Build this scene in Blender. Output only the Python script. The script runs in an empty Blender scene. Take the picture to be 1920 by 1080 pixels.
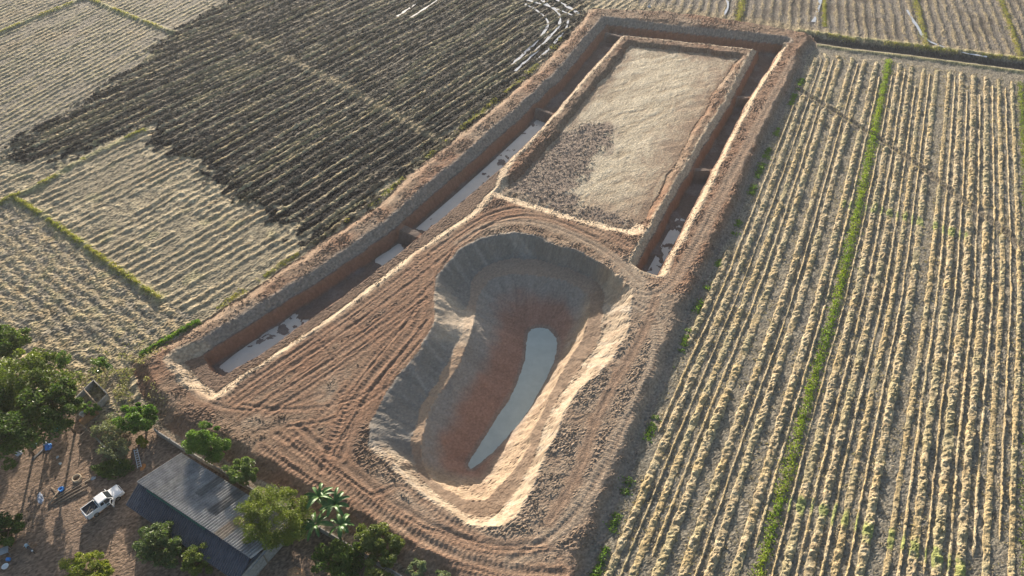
import bpy, bmesh, math, random
import numpy as np
from mathutils import Vector, Matrix

# ------------------------------------------------------------------ camera, sky, sun, exposure
scene = bpy.context.scene
COL = scene.collection
CAM_H = 80.0                      # drone height in metres
PITCH = math.radians(45.0)        # degrees below the horizon
FPX = 1331.0                      # focal length in photograph pixels (1920 wide)
SUN_AZ = -16.0                    # degrees from +Y towards +X (the sun stands ahead, a little to the left)
SUN_EL = 13.6

cam_data = bpy.data.cameras.new("camera")
cam_data.sensor_width = 36.0
cam_data.lens = 36.0 * FPX / 1920.0
cam_data.clip_start = 0.5
cam_data.clip_end = 6000.0
cam = bpy.data.objects.new("camera", cam_data)
cam.location = (0, 0, CAM_H)
cam.rotation_euler = (math.radians(90) - PITCH, 0, 0)
COL.objects.link(cam)
scene.camera = cam

world = bpy.data.worlds.new("World")
scene.world = world
world.use_nodes = True
wn = world.node_tree.nodes
wl = world.node_tree.links
for n in list(wn):
    wn.remove(n)
sky = wn.new("ShaderNodeTexSky")
sky.sky_type = 'NISHITA'
sky.sun_disc = False
sky.sun_elevation = math.radians(SUN_EL)
sky.sun_rotation = math.radians(SUN_AZ)
sky.air_density = 1.0
sky.dust_density = 2.2
sky.ozone_density = 1.0
bgn = wn.new("ShaderNodeBackground")
bgn.inputs['Strength'].default_value = 0.09
won = wn.new("ShaderNodeOutputWorld")
wl.new(sky.outputs[0], bgn.inputs[0])
wl.new(bgn.outputs[0], won.inputs[0])

sun_data = bpy.data.lights.new("sun", 'SUN')
sun_data.energy = 5.0
sun_data.angle = math.radians(0.55)
sun_data.color = (1.0, 0.885, 0.745)
sun = bpy.data.objects.new("sun", sun_data)
az, el = math.radians(SUN_AZ), math.radians(SUN_EL)
sdir = Vector((math.sin(az) * math.cos(el), math.cos(az) * math.cos(el), math.sin(el)))
sun.rotation_euler = sdir.to_track_quat('Z', 'Y').to_euler()
sun.location = sdir * 300
COL.objects.link(sun)

scene.view_settings.view_transform = 'Standard'
scene.view_settings.look = 'None'
scene.view_settings.exposure = 1.28
scene.view_settings.gamma = 1.0
scene.render.engine = 'CYCLES'
scene.cycles.use_denoising = True
scene.cycles.denoiser = 'OPENIMAGEDENOISE'
scene.cycles.denoising_input_passes = 'RGB_ALBEDO_NORMAL'
scene.cycles.denoising_prefilter = 'ACCURATE'
scene.cycles.max_bounces = 6
scene.cycles.diffuse_bounces = 3
scene.cycles.glossy_bounces = 2
scene.cycles.transmission_bounces = 3
scene.cycles.volume_bounces = 0

random.seed(7)
RNG = np.random.default_rng(7)

# ------------------------------------------------------------------ survey: photo pixel -> metres on a level of height z
CP, SP = math.cos(PITCH), math.sin(PITCH)
def G(x, y, z=0.0):
    u = (x - 960.0) / FPX
    v = (540.0 - y) / FPX
    d = (u, CP + v * SP, -SP + v * CP)
    t = (z - CAM_H) / d[2]
    return (d[0] * t, d[1] * t)
def GP(pts, z=0.0):
    return np.array([G(x, y, z(x, y) if callable(z) else z) for x, y in pts])

# ------------------------------------------------------------------ numeric helpers
def vnoise(x, y, scale, seed=0):
    x = np.asarray(x, dtype=np.float64) / scale + seed * 17.31
    y = np.asarray(y, dtype=np.float64) / scale + seed * 9.73
    n = 512
    tab = np.random.default_rng(seed + 1000).random((n, n))
    xi = np.floor(x).astype(np.int64); yi = np.floor(y).astype(np.int64)
    fx = x - xi; fy = y - yi
    fx = fx * fx * (3 - 2 * fx); fy = fy * fy * (3 - 2 * fy)
    x0 = xi % n; x1 = (xi + 1) % n; y0 = yi % n; y1 = (yi + 1) % n
    a = tab[x0, y0] * (1 - fx) + tab[x1, y0] * fx
    b = tab[x0, y1] * (1 - fx) + tab[x1, y1] * fx
    return (a * (1 - fy) + b * fy) * 2 - 1
def fbm(x, y, scale, seed=0, octv=3):
    r = 0; a = 1.0; t = 0
    for i in range(octv):
        r = r + a * vnoise(x, y, scale / 2 ** i, seed + i * 13)
        t += a; a *= 0.5
    return r / t
def sst(t):
    t = np.clip(t, 0, 1)
    return t * t * (3 - 2 * t)
def step(a, b, x):
    return sst((x - a) / (b - a))
def chaikin(p, n=2, closed=False):
    p = np.asarray(p, float)
    for _ in range(n):
        if closed:
            q = np.roll(p, -1, 0)
            p = np.stack([p * .75 + q * .25, p * .25 + q * .75], 1).reshape(-1, 2)
        else:
            a, b = p[:-1], p[1:]
            m = np.stack([a * .75 + b * .25, a * .25 + b * .75], 1).reshape(-1, 2)
            p = np.vstack([p[:1], m, p[-1:]])
    return p
def pl_dist(px, py, pts, closed=False, far=30.0):
    """distance, arc position and side (+ = right of travel) to a polyline, exact within 'far'"""
    pts = np.asarray(pts, float); far = float(far)
    if closed:
        pts = np.vstack([pts, pts[:1]])
    shp = px.shape
    px = px.ravel(); py = py.ravel()
    d = np.full(px.shape, far); s = np.zeros(px.shape); side = np.zeros(px.shape)
    lo = pts.min(0) - far; hi = pts.max(0) + far
    idx = np.nonzero((px > lo[0]) & (px < hi[0]) & (py > lo[1]) & (py < hi[1]))[0]
    X = px[idx]; Y = py[idx]
    D = np.full(X.shape, far); S = np.zeros(X.shape); E = np.zeros(X.shape)
    acc = 0.0
    for a, b in zip(pts[:-1], pts[1:]):
        e = b - a
        L = math.hypot(*e)
        if L < 1e-9:
            continue
        k = np.nonzero((X > min(a[0], b[0]) - far) & (X < max(a[0], b[0]) + far) & (Y > min(a[1], b[1]) - far) & (Y < max(a[1], b[1]) + far))[0]
        dx = X[k] - a[0]; dy = Y[k] - a[1]
        t = np.clip((dx * e[0] + dy * e[1]) / (L * L), 0, 1)
        qx = dx - t * e[0]; qy = dy - t * e[1]
        dd = np.sqrt(qx * qx + qy * qy)
        m = dd < D[k]
        km = k[m]
        D[km] = dd[m]; S[km] = acc + t[m] * L
        E[km] = np.sign(dx[m] * e[1] - dy[m] * e[0])
        acc += L
    d[idx] = D; s[idx] = S; side[idx] = E
    return d.reshape(shp), s.reshape(shp), side.reshape(shp)
def inside(px, py, poly):
    r = np.zeros(px.shape, bool)
    n = len(poly)
    for i in range(n):
        x0, y0 = poly[i]; x1, y1 = poly[(i + 1) % n]
        if y0 == y1:
            continue
        c = (py >= min(y0, y1)) & (py < max(y0, y1))
        xx = x0 + (py - y0) * (x1 - x0) / (y1 - y0)
        r ^= c & (px < xx)
    return r
def sdf(px, py, poly, far=30.0):
    d, _, _ = pl_dist(px, py, poly, True, far)
    return np.where(inside(px, py, poly), d, -d)

# ------------------------------------------------------------------ materials
def nodes_of(name):
    m = bpy.data.materials.new(name)
    m.use_nodes = True
    nt = m.node_tree
    b = nt.nodes['Principled BSDF']
    return m, nt, b
def mix_rgb(nt, fac, a, b, mode='MIX'):
    n = nt.nodes.new('ShaderNodeMix'); n.data_type = 'RGBA'; n.blend_type = mode
    for sock, v in ((n.inputs[0], fac), (n.inputs[6], a), (n.inputs[7], b)):
        if hasattr(v, 'is_linked'):
            nt.links.new(v, sock)
        elif isinstance(v, (int, float)):
            sock.default_value = v
        else:
            sock.default_value = (*v, 1) if len(v) == 3 else v
    return n.outputs[2]
def noise_node(nt, scale, detail=3.0, rough=0.6, vec=None, stretch=None):
    n = nt.nodes.new('ShaderNodeTexNoise')
    n.inputs['Scale'].default_value = scale
    n.inputs['Detail'].default_value = detail
    n.inputs['Roughness'].default_value = rough
    tc = nt.nodes.new('ShaderNodeTexCoord')
    src = tc.outputs['Object']
    if stretch:
        mp = nt.nodes.new('ShaderNodeMapping')
        mp.inputs['Scale'].default_value = stretch
        nt.links.new(src, mp.inputs[0]); src = mp.outputs[0]
    nt.links.new(src, n.inputs['Vector'])
    return n.outputs['Fac']
def ramp(nt, fac, stops):
    r = nt.nodes.new('ShaderNodeValToRGB')
    nt.links.new(fac, r.inputs[0])
    el_ = r.color_ramp.elements
    while len(el_) < len(stops):
        el_.new(0.5)
    for e, (p, c) in zip(el_, stops):
        e.position = p; e.color = (*c, 1) if len(c) == 3 else (c[0], c[0], c[0], 1)
    return r.outputs[0]
def bump(nt, b, height, strength, dist):
    n = nt.nodes.new('ShaderNodeBump')
    n.inputs['Strength'].default_value = strength
    n.inputs['Distance'].default_value = dist
    nt.links.new(height, n.inputs['Height'])
    nt.links.new(n.outputs[0], b.inputs['Normal'])
def mat_earth(name, nscale=3.0, var=(0.72, 1.25), bs=0.8, bd=0.12, rough=0.95, spec=0.15):
    m, nt, b = nodes_of(name)
    at = nt.nodes.new('ShaderNodeAttribute'); at.attribute_name = 'Col'
    f = noise_node(nt, nscale, 4.0, 0.7)
    v = ramp(nt, f, [(0.3, (var[0],)), (0.7, (var[1],))])
    c = mix_rgb(nt, 1.0, at.outputs['Color'], v, 'MULTIPLY')
    nt.links.new(c, b.inputs['Base Color'])
    b.inputs['Roughness'].default_value = rough
    b.inputs['Specular IOR Level'].default_value = spec
    bump(nt, b, noise_node(nt, nscale * 1.7, 4.0, 0.75), bs, bd)
    return m
def mat_plain(name, col, rough=0.6, metal=0.0, var=0.25, nscale=6.0, spec=0.4, bs=0.0):
    m, nt, b = nodes_of(name)
    f = noise_node(nt, nscale, 4.0, 0.65)
    lo = tuple(c * (1 - var) for c in col); hi = tuple(min(1, c * (1 + var)) for c in col)
    nt.links.new(ramp(nt, f, [(0.3, lo), (0.7, hi)]), b.inputs['Base Color'])
    b.inputs['Roughness'].default_value = rough
    b.inputs['Metallic'].default_value = metal
    b.inputs['Specular IOR Level'].default_value = spec
    if bs:
        bump(nt, b, noise_node(nt, nscale * 3, 3.0, 0.7), bs, 0.03)
    return m
def mat_leaf(name, rough=0.5, trans=0.35):
    m, nt, b = nodes_of(name)
    at = nt.nodes.new('ShaderNodeAttribute'); at.attribute_name = 'Col'
    nt.links.new(at.outputs['Color'], b.inputs['Base Color'])
    b.inputs['Roughness'].default_value = rough
    b.inputs['Specular IOR Level'].default_value = 0.35
    tr = nt.nodes.new('ShaderNodeBsdfTranslucent')
    tc = mix_rgb(nt, 1.0, at.outputs['Color'], (1.25, 1.35, 0.55), 'MULTIPLY')
    nt.links.new(tc, tr.inputs['Color'])
    mx = nt.nodes.new('ShaderNodeMixShader'); mx.inputs[0].default_value = trans
    out = nt.nodes['Material Output']
    nt.links.new(b.outputs[0], mx.inputs[1]); nt.links.new(tr.outputs[0], mx.inputs[2])
    nt.links.new(mx.outputs[0], out.inputs['Surface'])
    return m
def mat_water(name, col, rough=0.08, spec=0.5, ripple=0.15):
    m, nt, b = nodes_of(name)
    f = noise_node(nt, 0.6, 3.0, 0.6)
    nt.links.new(ramp(nt, f, [(0.3, tuple(c * .92 for c in col)), (0.7, tuple(c * 1.06 for c in col))]), b.inputs['Base Color'])
    b.inputs['Roughness'].default_value = rough
    b.inputs['Specular IOR Level'].default_value = spec
    bump(nt, b, noise_node(nt, 5.0, 2.0, 0.5), ripple, 0.02)
    return m

# ------------------------------------------------------------------ object helpers
def link(o, parent=None):
    COL.objects.link(o)
    if parent is not None:
        o.parent = parent
    return o
def tag(o, label=None, cat=None, group=None, kind=None):
    if label: o['label'] = label
    if cat: o['category'] = cat
    if group: o['group'] = group
    if kind: o['kind'] = kind
    return o
def np_mesh(name, verts, faces, mat, col=None, smooth=False, parent=None):
    verts = np.ascontiguousarray(verts, dtype=np.float32)
    faces = np.ascontiguousarray(faces, dtype=np.int32)
    k = faces.shape[1]
    me = bpy.data.meshes.new(name)
    me.vertices.add(len(verts)); me.vertices.foreach_set('co', verts.ravel())
    me.loops.add(faces.size); me.loops.foreach_set('vertex_index', faces.ravel())
    me.polygons.add(len(faces))
    me.polygons.foreach_set('loop_start', np.arange(0, faces.size, k, dtype=np.int32))
    if smooth:
        me.polygons.foreach_set('use_smooth', np.ones(len(faces), dtype=bool))
    me.update(calc_edges=True)
    if not smooth:
        me.shade_flat()
    if col is not None:
        a = me.color_attributes.new('Col', 'FLOAT_COLOR', 'POINT')
        c4 = np.ones((len(verts), 4), np.float32); c4[:, :3] = col
        a.data.foreach_set('color', c4.ravel())
    me.materials.append(mat)
    return link(bpy.data.objects.new(name, me), parent)
def bm_obj(name, bm, mat, parent=None, smooth=False):
    me = bpy.data.meshes.new(name)
    bm.normal_update()
    bm.to_mesh(me); bm.free()
    if smooth:
        for p in me.polygons: p.use_smooth = True
    if isinstance(mat, (list, tuple)):
        for m in mat: me.materials.append(m)
    else:
        me.materials.append(mat)
    return link(bpy.data.objects.new(name, me), parent)
def empty(name, loc, rz=0.0):
    o = bpy.data.objects.new(name, None)
    o.empty_display_size = 0.3
    o.location = loc; o.rotation_euler = (0, 0, rz)
    return link(o)
def add_box(bm, c, s, rot=None, bevel=0.0):
    r = bmesh.ops.create_cube(bm, size=1.0)
    vs = r['verts']
    M = Matrix.Translation(Vector(c)) @ (rot if rot is not None else Matrix.Identity(4)) @ Matrix.Diagonal((*s, 1))
    bmesh.ops.transform(bm, matrix=M, verts=vs)
    if bevel:
        es = list({e for v in vs for e in v.link_edges})
        bmesh.ops.bevel(bm, geom=es, offset=bevel, segments=2, affect='EDGES', profile=0.6)
    return vs
def add_tube(bm, pts, radii, seg=8, cap=True):
    pts = [Vector(p) for p in pts]
    rings = []
    for i, p in enumerate(pts):
        t = (pts[min(i + 1, len(pts) - 1)] - pts[max(i - 1, 0)]).normalized()
        ref = Vector((0, 0, 1)) if abs(t.z) < 0.9 else Vector((1, 0, 0))
        a = t.cross(ref).normalized(); b2 = t.cross(a)
        r = radii[i] if hasattr(radii, '__len__') else radii
        rings.append([bm.verts.new(p + (a * math.cos(k * 2 * math.pi / seg) + b2 * math.sin(k * 2 * math.pi / seg)) * r) for k in range(seg)])
    for A, B in zip(rings[:-1], rings[1:]):
        for k in range(seg):
            bm.faces.new((A[k], A[(k + 1) % seg], B[(k + 1) % seg], B[k]))
    if cap:
        bm.faces.new(list(reversed(rings[0]))); bm.faces.new(rings[-1])
def box_obj(name, c, s, mat, parent=None, rot=None, bevel=0.0):
    bm = bmesh.new(); add_box(bm, c, s, rot, bevel)
    return bm_obj(name, bm, mat, parent)

#==TERRAIN==
# ------------------------------------------------------------------ land survey (outlines of the earthworks, fields and yard)
toe_left = [(240, 683), (373, 610), (470, 545), (573, 477), (640, 430), (707, 387), (740, 353), (815, 290), (893, 227), (950, 180), (1007, 133), (1045, 92), (1075, 58), (1104, 18)]
toe_top = [(1250, 24), (1400, 44), (1522, 66)]
toe_right = [(1533, 84), (1515, 108), (1490, 168), (1455, 238), (1420, 315), (1390, 397), (1341, 496), (1307, 566), (1285, 622), (1258, 695), (1210, 815), (1180, 885), (1155, 950), (1130, 1030), (1105, 1100), (1070, 1190)]
toe_yard = [(960, 1190), (868, 1128), (780, 1076), (700, 1030), (600, 970), (500, 910), (420, 862), (350, 822), (305, 790), (262, 740)]
MOUND = GP(toe_left + toe_top + toe_right + toe_yard)
mo_left = [(380, 664), (462, 612), (535, 567), (640, 500), (740, 430), (783, 391), (827, 352), (905, 285), (990, 208), (1060, 140), (1118, 70), (1137, 46)]
mo_top = [(1250, 59), (1360, 71), (1470, 84)]
mo_right = [(1463, 95), (1407, 183), (1337, 317), (1307, 380), (1270, 450), (1234, 517)]
mo_inner = [(1205, 509), (1193, 500), (1247, 400), (1293, 320), (1367, 197), (1420, 95), (1400, 93), (1280, 80), (1166, 68), (1100, 140), (1040, 213), (985, 271), (936, 318), (905, 345), (860, 383), (800, 434), (778, 451), (692, 519), (597, 588), (510, 649), (420, 706), (395, 694)]
MOAT = GP(mo_left + mo_top + mo_right + mo_inner)
apron_inner = mo_inner[:13] + [(936, 318), (928, 350), (876, 404), (795, 458), (720, 517), (607, 600), (500, 672), (405, 737), (372, 712), (345, 680)]
APRON = GP(mo_left + mo_top + mo_right + apron_inner)
PLATFORM = GP([(1182, 86), (1120, 165), (1040, 262), (970, 335), (940, 362), (955, 366), (1060, 398), (1180, 430), (1212, 412), (1245, 342), (1300, 242), (1345, 162), (1384, 110)])
C0 = chaikin(GP([(817, 527), (830, 500), (855, 472), (885, 450), (920, 437), (970, 433), (1005, 442), (1040, 458), (1080, 468), (1130, 490), (1170, 523), (1186, 545), (1188, 580), (1172, 635), (1150, 672), (1122, 704), (1090, 728), (1066, 762), (1046, 800), (1024, 862), (1002, 908), (984, 948), (967, 972), (945, 985), (905, 988), (860, 976), (820, 953), (780, 927), (750, 893), (717, 864), (686, 842), (687, 818), (692, 793), (727, 733), (765, 683), (800, 633), (813, 605), (814, 560)], 1.1), 2, True)
shelf = lambda x, y: 1.0 if (x < 880 and 560 < y < 835) else 0.0      # the left-hand shelf lies higher
C1 = chaikin(GP([(880, 545), (885, 520), (910, 495), (955, 480), (1017, 490), (1080, 505), (1117, 525), (1138, 548), (1133, 580), (1121, 630), (1105, 668), (1075, 705), (1051, 735), (1031, 775), (1011, 820), (992, 868), (962, 930), (940, 956), (912, 967), (880, 964), (840, 945), (805, 919), (788, 897), (776, 864), (768, 830), (783, 780), (823, 710), (848, 660), (876, 600), (880, 565)], lambda x, y: -1.9 + 1.05 * shelf(x, y)), 2, True)
C2 = chaikin(GP([(897, 560), (905, 535), (935, 515), (1005, 513), (1067, 527), (1100, 550), (1107, 575), (1095, 622), (1072, 670), (1040, 720), (1020, 760), (1000, 810), (980, 847), (950, 899), (915, 934), (880, 934), (842, 921), (806, 896), (797, 868), (788, 832), (801, 786), (838, 716), (864, 666), (890, 612), (896, 585)], lambda x, y: -2.2 + 1.25 * shelf(x - 15, y)), 2, True)
POND_Z = -6.6
CW = chaikin(GP([(989, 640), (994, 621), (1012, 613), (1032, 620), (1044, 638), (1043, 665), (1031, 702), (1011, 737), (986, 777), (956, 817), (926, 847), (902, 868), (882, 879), (876, 870), (893, 845), (918, 810), (943, 770), (963, 735), (977, 700), (987, 668)], POND_Z), 1, True)
BURNT = GP([(-260, 420), (0, 288), (60, 250), (150, 200), (250, 130), (320, 65), (420, 0), (520, -70), (1125, -70), (1104, 18), (1075, 58), (1007, 133), (893, 227), (740, 353), (640, 430), (600, 452), (570, 456), (536, 432), (500, 406), (440, 367), (402, 338), (385, 312), (340, 297), (300, 270), (290, 240), (180, 272), (130, 294), (85, 297), (30, 299), (0, 294), (-260, 430)])
bund_ld = [(20, 368), (60, 392), (130, 440), (200, 492), (260, 535), (302, 562)]
bund_lu = [(-120, 440), (0, 383), (52, 360), (107, 330), (160, 297), (190, 282), (272, 244)]
bund_tl = [(120, -28), (180, 5), (250, 33), (325, 62)]
bund_tl2 = [(-60, 90), (0, 62), (70, 33), (140, 5), (220, -30)]
bund_mid = [(440, 62), (500, 92), (590, 135), (660, 170), (720, 205), (790, 245), (840, 270)]
YARD = GP([(140, 770), (225, 800), (292, 806), (420, 882), (560, 966), (765, 1085), (900, 1170), (880, 1300), (-300, 1300), (-300, 800), (60, 790)])
xtrack_a = GP([(1488, 163), (1570, 213), (1650, 262), (1720, 310), (1800, 372), (1880, 432), (1960, 500), (2040, 570)])
ditch = GP([(1512, 71), (1600, 84), (1700, 95), (1800, 108), (1920, 124), (2100, 150)])
top_edge = GP([(1104, 14), (1250, 22), (1400, 42), (1522, 64), (1600, 78), (1920, 116), (2300, 165)])

# ------------------------------------------------------------------ terrain grid
DX = 0.215
xs = np.arange(-155, 155.001, DX)
yl = [20.0]
while yl[-1] < 212:
    yl.append(yl[-1] + 0.165 + 0.27 * max(0.0, (yl[-1] - 30) / 170.0))
ys = np.array(yl)
X, Y = np.meshgrid(xs, ys)
Z = np.zeros_like(X)
C = np.zeros(X.shape + (3,))
REG = np.zeros(X.shape, np.int8)
def blend(m, c):
    global C
    m = np.clip(m, 0, 1)[..., None]
    C = C * (1 - m) + np.asarray(c) * m
def col(*c):
    return np.array(c)
n05 = vnoise(X, Y, 0.5, 1); n1 = vnoise(X, Y, 1.0, 2); n2 = fbm(X, Y, 2.4, 3); n6 = fbm(X, Y, 7.0, 4); n20 = fbm(X, Y, 22.0, 5)
nf = np.random.default_rng(3).random(X.shape) * 2 - 1
def rowc(az_deg, wob=0.5, seed=11):
    a = math.radians(az_deg)
    c = X * math.cos(a) - Y * math.sin(a)
    s = X * math.sin(a) + Y * math.cos(a)
    return c + wob * fbm(X, Y, 9.0, seed) + 0.22 * vnoise(X, Y, 1.7, seed + 60), s
def ridge(c, sp, p=1.5):
    return (0.5 + 0.5 * np.cos(2 * math.pi * c / sp)) ** p

STRAW = col(0.385, 0.31, 0.19); STRAW2 = col(0.46, 0.385, 0.25); SOIL = col(0.225, 0.198, 0.152)
ORANGE = col(0.37, 0.27, 0.15); GREEN = col(0.16, 0.24, 0.05); OLIVE = col(0.29, 0.27, 0.135)
REDB = col(0.222, 0.130, 0.084); BROWN = col(0.205, 0.143, 0.10); DBROWN = col(0.165, 0.115, 0.085)
TAN = col(0.39, 0.315, 0.235); GREY = col(0.27, 0.24, 0.205); REDW = col(0.235, 0.128, 0.083); LIT_CREAM = col(0.42, 0.335, 0.24)
BLACK = col(0.015, 0.015, 0.017)

WX = fbm(X, Y, 3.2, 301, 3); WY = fbm(X, Y, 3.2, 302, 3)
Xm = X + 0.32 * WX; Ym = Y + 0.32 * WY; Xp = X + 0.6 * WX; Yp = Y + 0.6 * WY
d_mound = sdf(X + 0.7 * WX, Y + 0.7 * WY, MOUND)
in_mound = d_mound > 0
side_line = top_edge
below_top = inside(X, Y, np.vstack([top_edge, [[400, 20], [400, -50], [-400, -50], [-400, 250], [G(1104, 14)[0] - 5, 250]]]))
d_burnt = sdf(X, Y, BURNT)
d_yard = sdf(X, Y, YARD)
mid_x = G(700, 400)[0] + (Y - G(700, 400)[1]) * math.tan(math.radians(33))
left = (X < mid_x) & ~in_mound
right = (~left) & (~in_mound) & below_top & (d_yard < 0)
farf = (~left) & (~in_mound) & ~below_top

# --- default: left harvested fields
C[:] = SOIL
cL, sL = rowc(40, 0.5, 11)
lf1_line = np.vstack([GP([(-260, 420), (0, 286), (60, 250), (150, 200), (250, 130), (320, 65), (420, 0), (520, -70)])])
LF1 = left & inside(X, Y, np.vstack([lf1_line, [[-400, 260], [-400, 60]]]))
LF3 = left & inside(X, Y, np.vstack([GP([(-300, 240 + 150), (20, 368), (302, 562), (380, 606), (240, 690), (240, 900), (-400, 900)])])) & (d_burnt < 0)
LF2 = left & ~LF1 & ~LF3
curl = fbm(X, Y, 1.3, 21, 2); curl2 = vnoise(X, Y, 0.7, 23)
# near-left field, rows along the dike
gapn = step(-0.55, 0.05, vnoise(cL * 0.6, sL * 0.16, 1.0, 63))
r = ridge(cL, 1.72, 1.5) * (0.65 + 0.5 * n2) * (0.25 + 0.75 * gapn)
mess = step(-0.1, 0.5, n6 + 0.25)
Z += np.where(LF2, (0.30 * r + 0.16 * curl * mess + 0.06 * nf) * step(5.0, 1.5, d_burnt), 0)
blend(LF2 * 0.7, col(0.29, 0.245, 0.16))
mk = LF2 * step(0.25, 0.6, r + 0.25 * curl2)
blend(mk, STRAW); blend(LF2 * step(0.3, 0.7, vnoise(cL, sL * 0.05, 1.72, 31)) * step(0.3, 0.7, r), ORANGE * 1.05)
blend(LF2 * mess * step(0.0, 0.6, curl + 0.2) * 0.7, STRAW2)
blend(LF2 * step(0.25, 0.55, fbm(X, Y, 3.5, 35)) * 0.45, OLIVE)
# lower-left field, rows square to those
c3, s3 = rowc(127, 0.9, 12)
r3 = ridge(c3, 1.9, 1.0) * (0.6 + 0.5 * n2)
Z += np.where(LF3, 0.2 * r3 + 0.24 * np.abs(curl) + 0.08 * nf, 0)
blend(LF3 * step(0.1, 0.5, r3 * 0.6 + 0.5 * curl + 0.15), STRAW); blend(LF3 * step(0.2, 0.7, curl2) * 0.6, STRAW2)
blend(LF3 * step(0.3, 0.6, fbm(X, Y, 3.0, 36)) * 0.5, OLIVE); blend(LF3 * step(0.35, 0.6, fbm(X, Y, 2.2, 37)) * 0.6, ORANGE)
# upper-left field, close rows
c1, s1 = rowc(26, 0.35, 13)
r1 = ridge(c1, 1.65, 1.4) * (0.75 + 0.4 * n2) * (0.45 + 0.55 * step(-0.6, 0.0, vnoise(c1 * 0.6, s1 * 0.12, 1.0, 64)))
Z += np.where(LF1, 0.24 * r1 + 0.05 * nf, 0)
blend(LF1 * step(0.2, 0.6, r1 + 0.15 * curl2), col(0.37, 0.315, 0.18)); blend(LF1 * step(0.2, 0.6, n6) * r1 * 0.6, OLIVE)
blend(LF1 * step(0.2, 0.6, n20 + 0.4 * n6) * 0.5, SOIL); blend(LF1 * step(0.1, 0.6, -n6) * 0.35, ORANGE)
# burnt field
cB, sB = rowc(37.5, 0.7, 14)
rB = ridge(cB, 1.55, 1.3)
ragged = 2.0 * n2 + 1.5 * n1 + 1.0 * n05 + 2.4 * vnoise(cB / 1.4, sB * 0.07, 1.0, 66) + 1.5 * n6
unb = step(0.28, 0.55, fbm(cB, sB * 0.25, 5.0, 69)) * (left & (d_burnt < 40))
ib = left & (d_burnt + ragged > 0)
Z += np.where(ib, 0.22 * rB * (0.6 + 0.6 * n1) + 0.09 * nf + 0.08 * n05, 0)
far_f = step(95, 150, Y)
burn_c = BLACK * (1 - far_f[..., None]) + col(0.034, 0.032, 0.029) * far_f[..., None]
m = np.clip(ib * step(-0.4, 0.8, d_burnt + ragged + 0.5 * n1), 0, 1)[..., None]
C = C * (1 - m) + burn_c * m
blend(ib * unb * step(0.1, 0.6, rB + 0.4 * n1) * 0.7, col(0.30, 0.265, 0.14))
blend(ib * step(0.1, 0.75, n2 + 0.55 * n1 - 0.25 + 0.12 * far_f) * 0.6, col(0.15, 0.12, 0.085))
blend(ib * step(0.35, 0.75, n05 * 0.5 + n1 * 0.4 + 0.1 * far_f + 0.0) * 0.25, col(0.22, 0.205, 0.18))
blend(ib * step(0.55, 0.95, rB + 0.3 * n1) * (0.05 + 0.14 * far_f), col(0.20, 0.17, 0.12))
# --- far fields beyond the top dike
cF, sF = rowc(17, 0.35, 15)
rF = ridge(cF, 2.3, 1.1) * (0.7 + 0.4 * n2)
Z += np.where(farf, 0.26 * rF + 0.07 * nf, 0)
blend(farf * 1.0, col(0.17, 0.15, 0.125)); blend(farf * step(0.35, 0.75, rF + 0.25 * curl2), STRAW * 0.75)
blend(farf * step(0.1, 0.5, n6) * step(0.2, 0.6, 1 - rF) * 0.75, col(0.09, 0.075, 0.06))
headland = farf * step(5.5, 1.0, pl_dist(X, Y, top_edge)[0] + 1.5 * n2)
blend(headland * 0.8, STRAW * 0.8); Z += headland * 0.1 * curl
# --- right field (soil between the straw rows; the rows are things of their own)
Z += np.where(right, 0.03 * nf + 0.05 * n1, 0)
blend(right * 1.0, col(0.225, 0.20, 0.155)); blend(right * step(0.0, 0.6, n1 * 0.7 + n05 * 0.4) * 0.5, col(0.32, 0.27, 0.185))
blend(right * step(0.1, 0.6, n6) * 0.5, col(0.185, 0.175, 0.15))
# --- yard
inyard = (d_yard > 0) & ~in_mound
blend(step(-1.0, 0.8, d_yard + 0.7 * n2) * ~in_mound, col(0.21, 0.15, 0.108)); blend(inyard * step(0.1, 0.6, n2) * 0.4, col(0.28, 0.195, 0.135))
blend(inyard * step(0.2, 0.6, fbm(X, Y, 4.0, 41)) * 0.5, col(0.22, 0.17, 0.13))
Z = np.where(inyard, 0.04 * n2 + 0.02 * nf, Z)

# --- earthworks
dA, _, _ = pl_dist(Xm, Ym, GP(mo_left + mo_top), far=12)
dB, _, _ = pl_dist(Xm, Ym, GP(mo_right + apron_inner + mo_left[:1]), far=12)
in_apron = inside(Xm, Ym, APRON)
d_plat = sdf(X + 0.7 * WX, Y + 0.7 * WY, PLATFORM, 40)
d_moat = sdf(Xm, Ym, MOAT, 12)
near_end = pl_dist(X, Y, GP([(405, 737), (372, 712), (345, 680)]), far=12)[0]
nearL = pl_dist(X, Y, GP(apron_inner[13:]), far=12)[0]
wB = np.where(near_end < 3.0, 2.1, np.where(nearL < 3.0, 1.75, 1.2))
rise = np.minimum(sst(d_mound / 2.7), np.minimum(sst(dA / 1.7), sst(dB / wB)))
south_edge = GP([(945, 363), (955, 366), (1060, 398), (1180, 430)])
d_se = pl_dist(X, Y, south_edge, far=20)[0]
platw = np.where(d_se < 4.0, 3.0, 1.5)
rise = np.minimum(rise, np.where(d_plat < 0, sst(-d_plat / platw), 0))
south = step(G(900, 520)[1], G(900, 380)[1], Y)          # 0 on the near plateau, 1 round the far ring
Hm = 1.12 + 0.28 * south * step(-6, 0, -d_mound + 7) - 0.3 * south * step(7, 9, d_mound)
zm = Hm * rise
zm = np.where(in_apron | (d_plat > 0), 0.08, zm)
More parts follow.
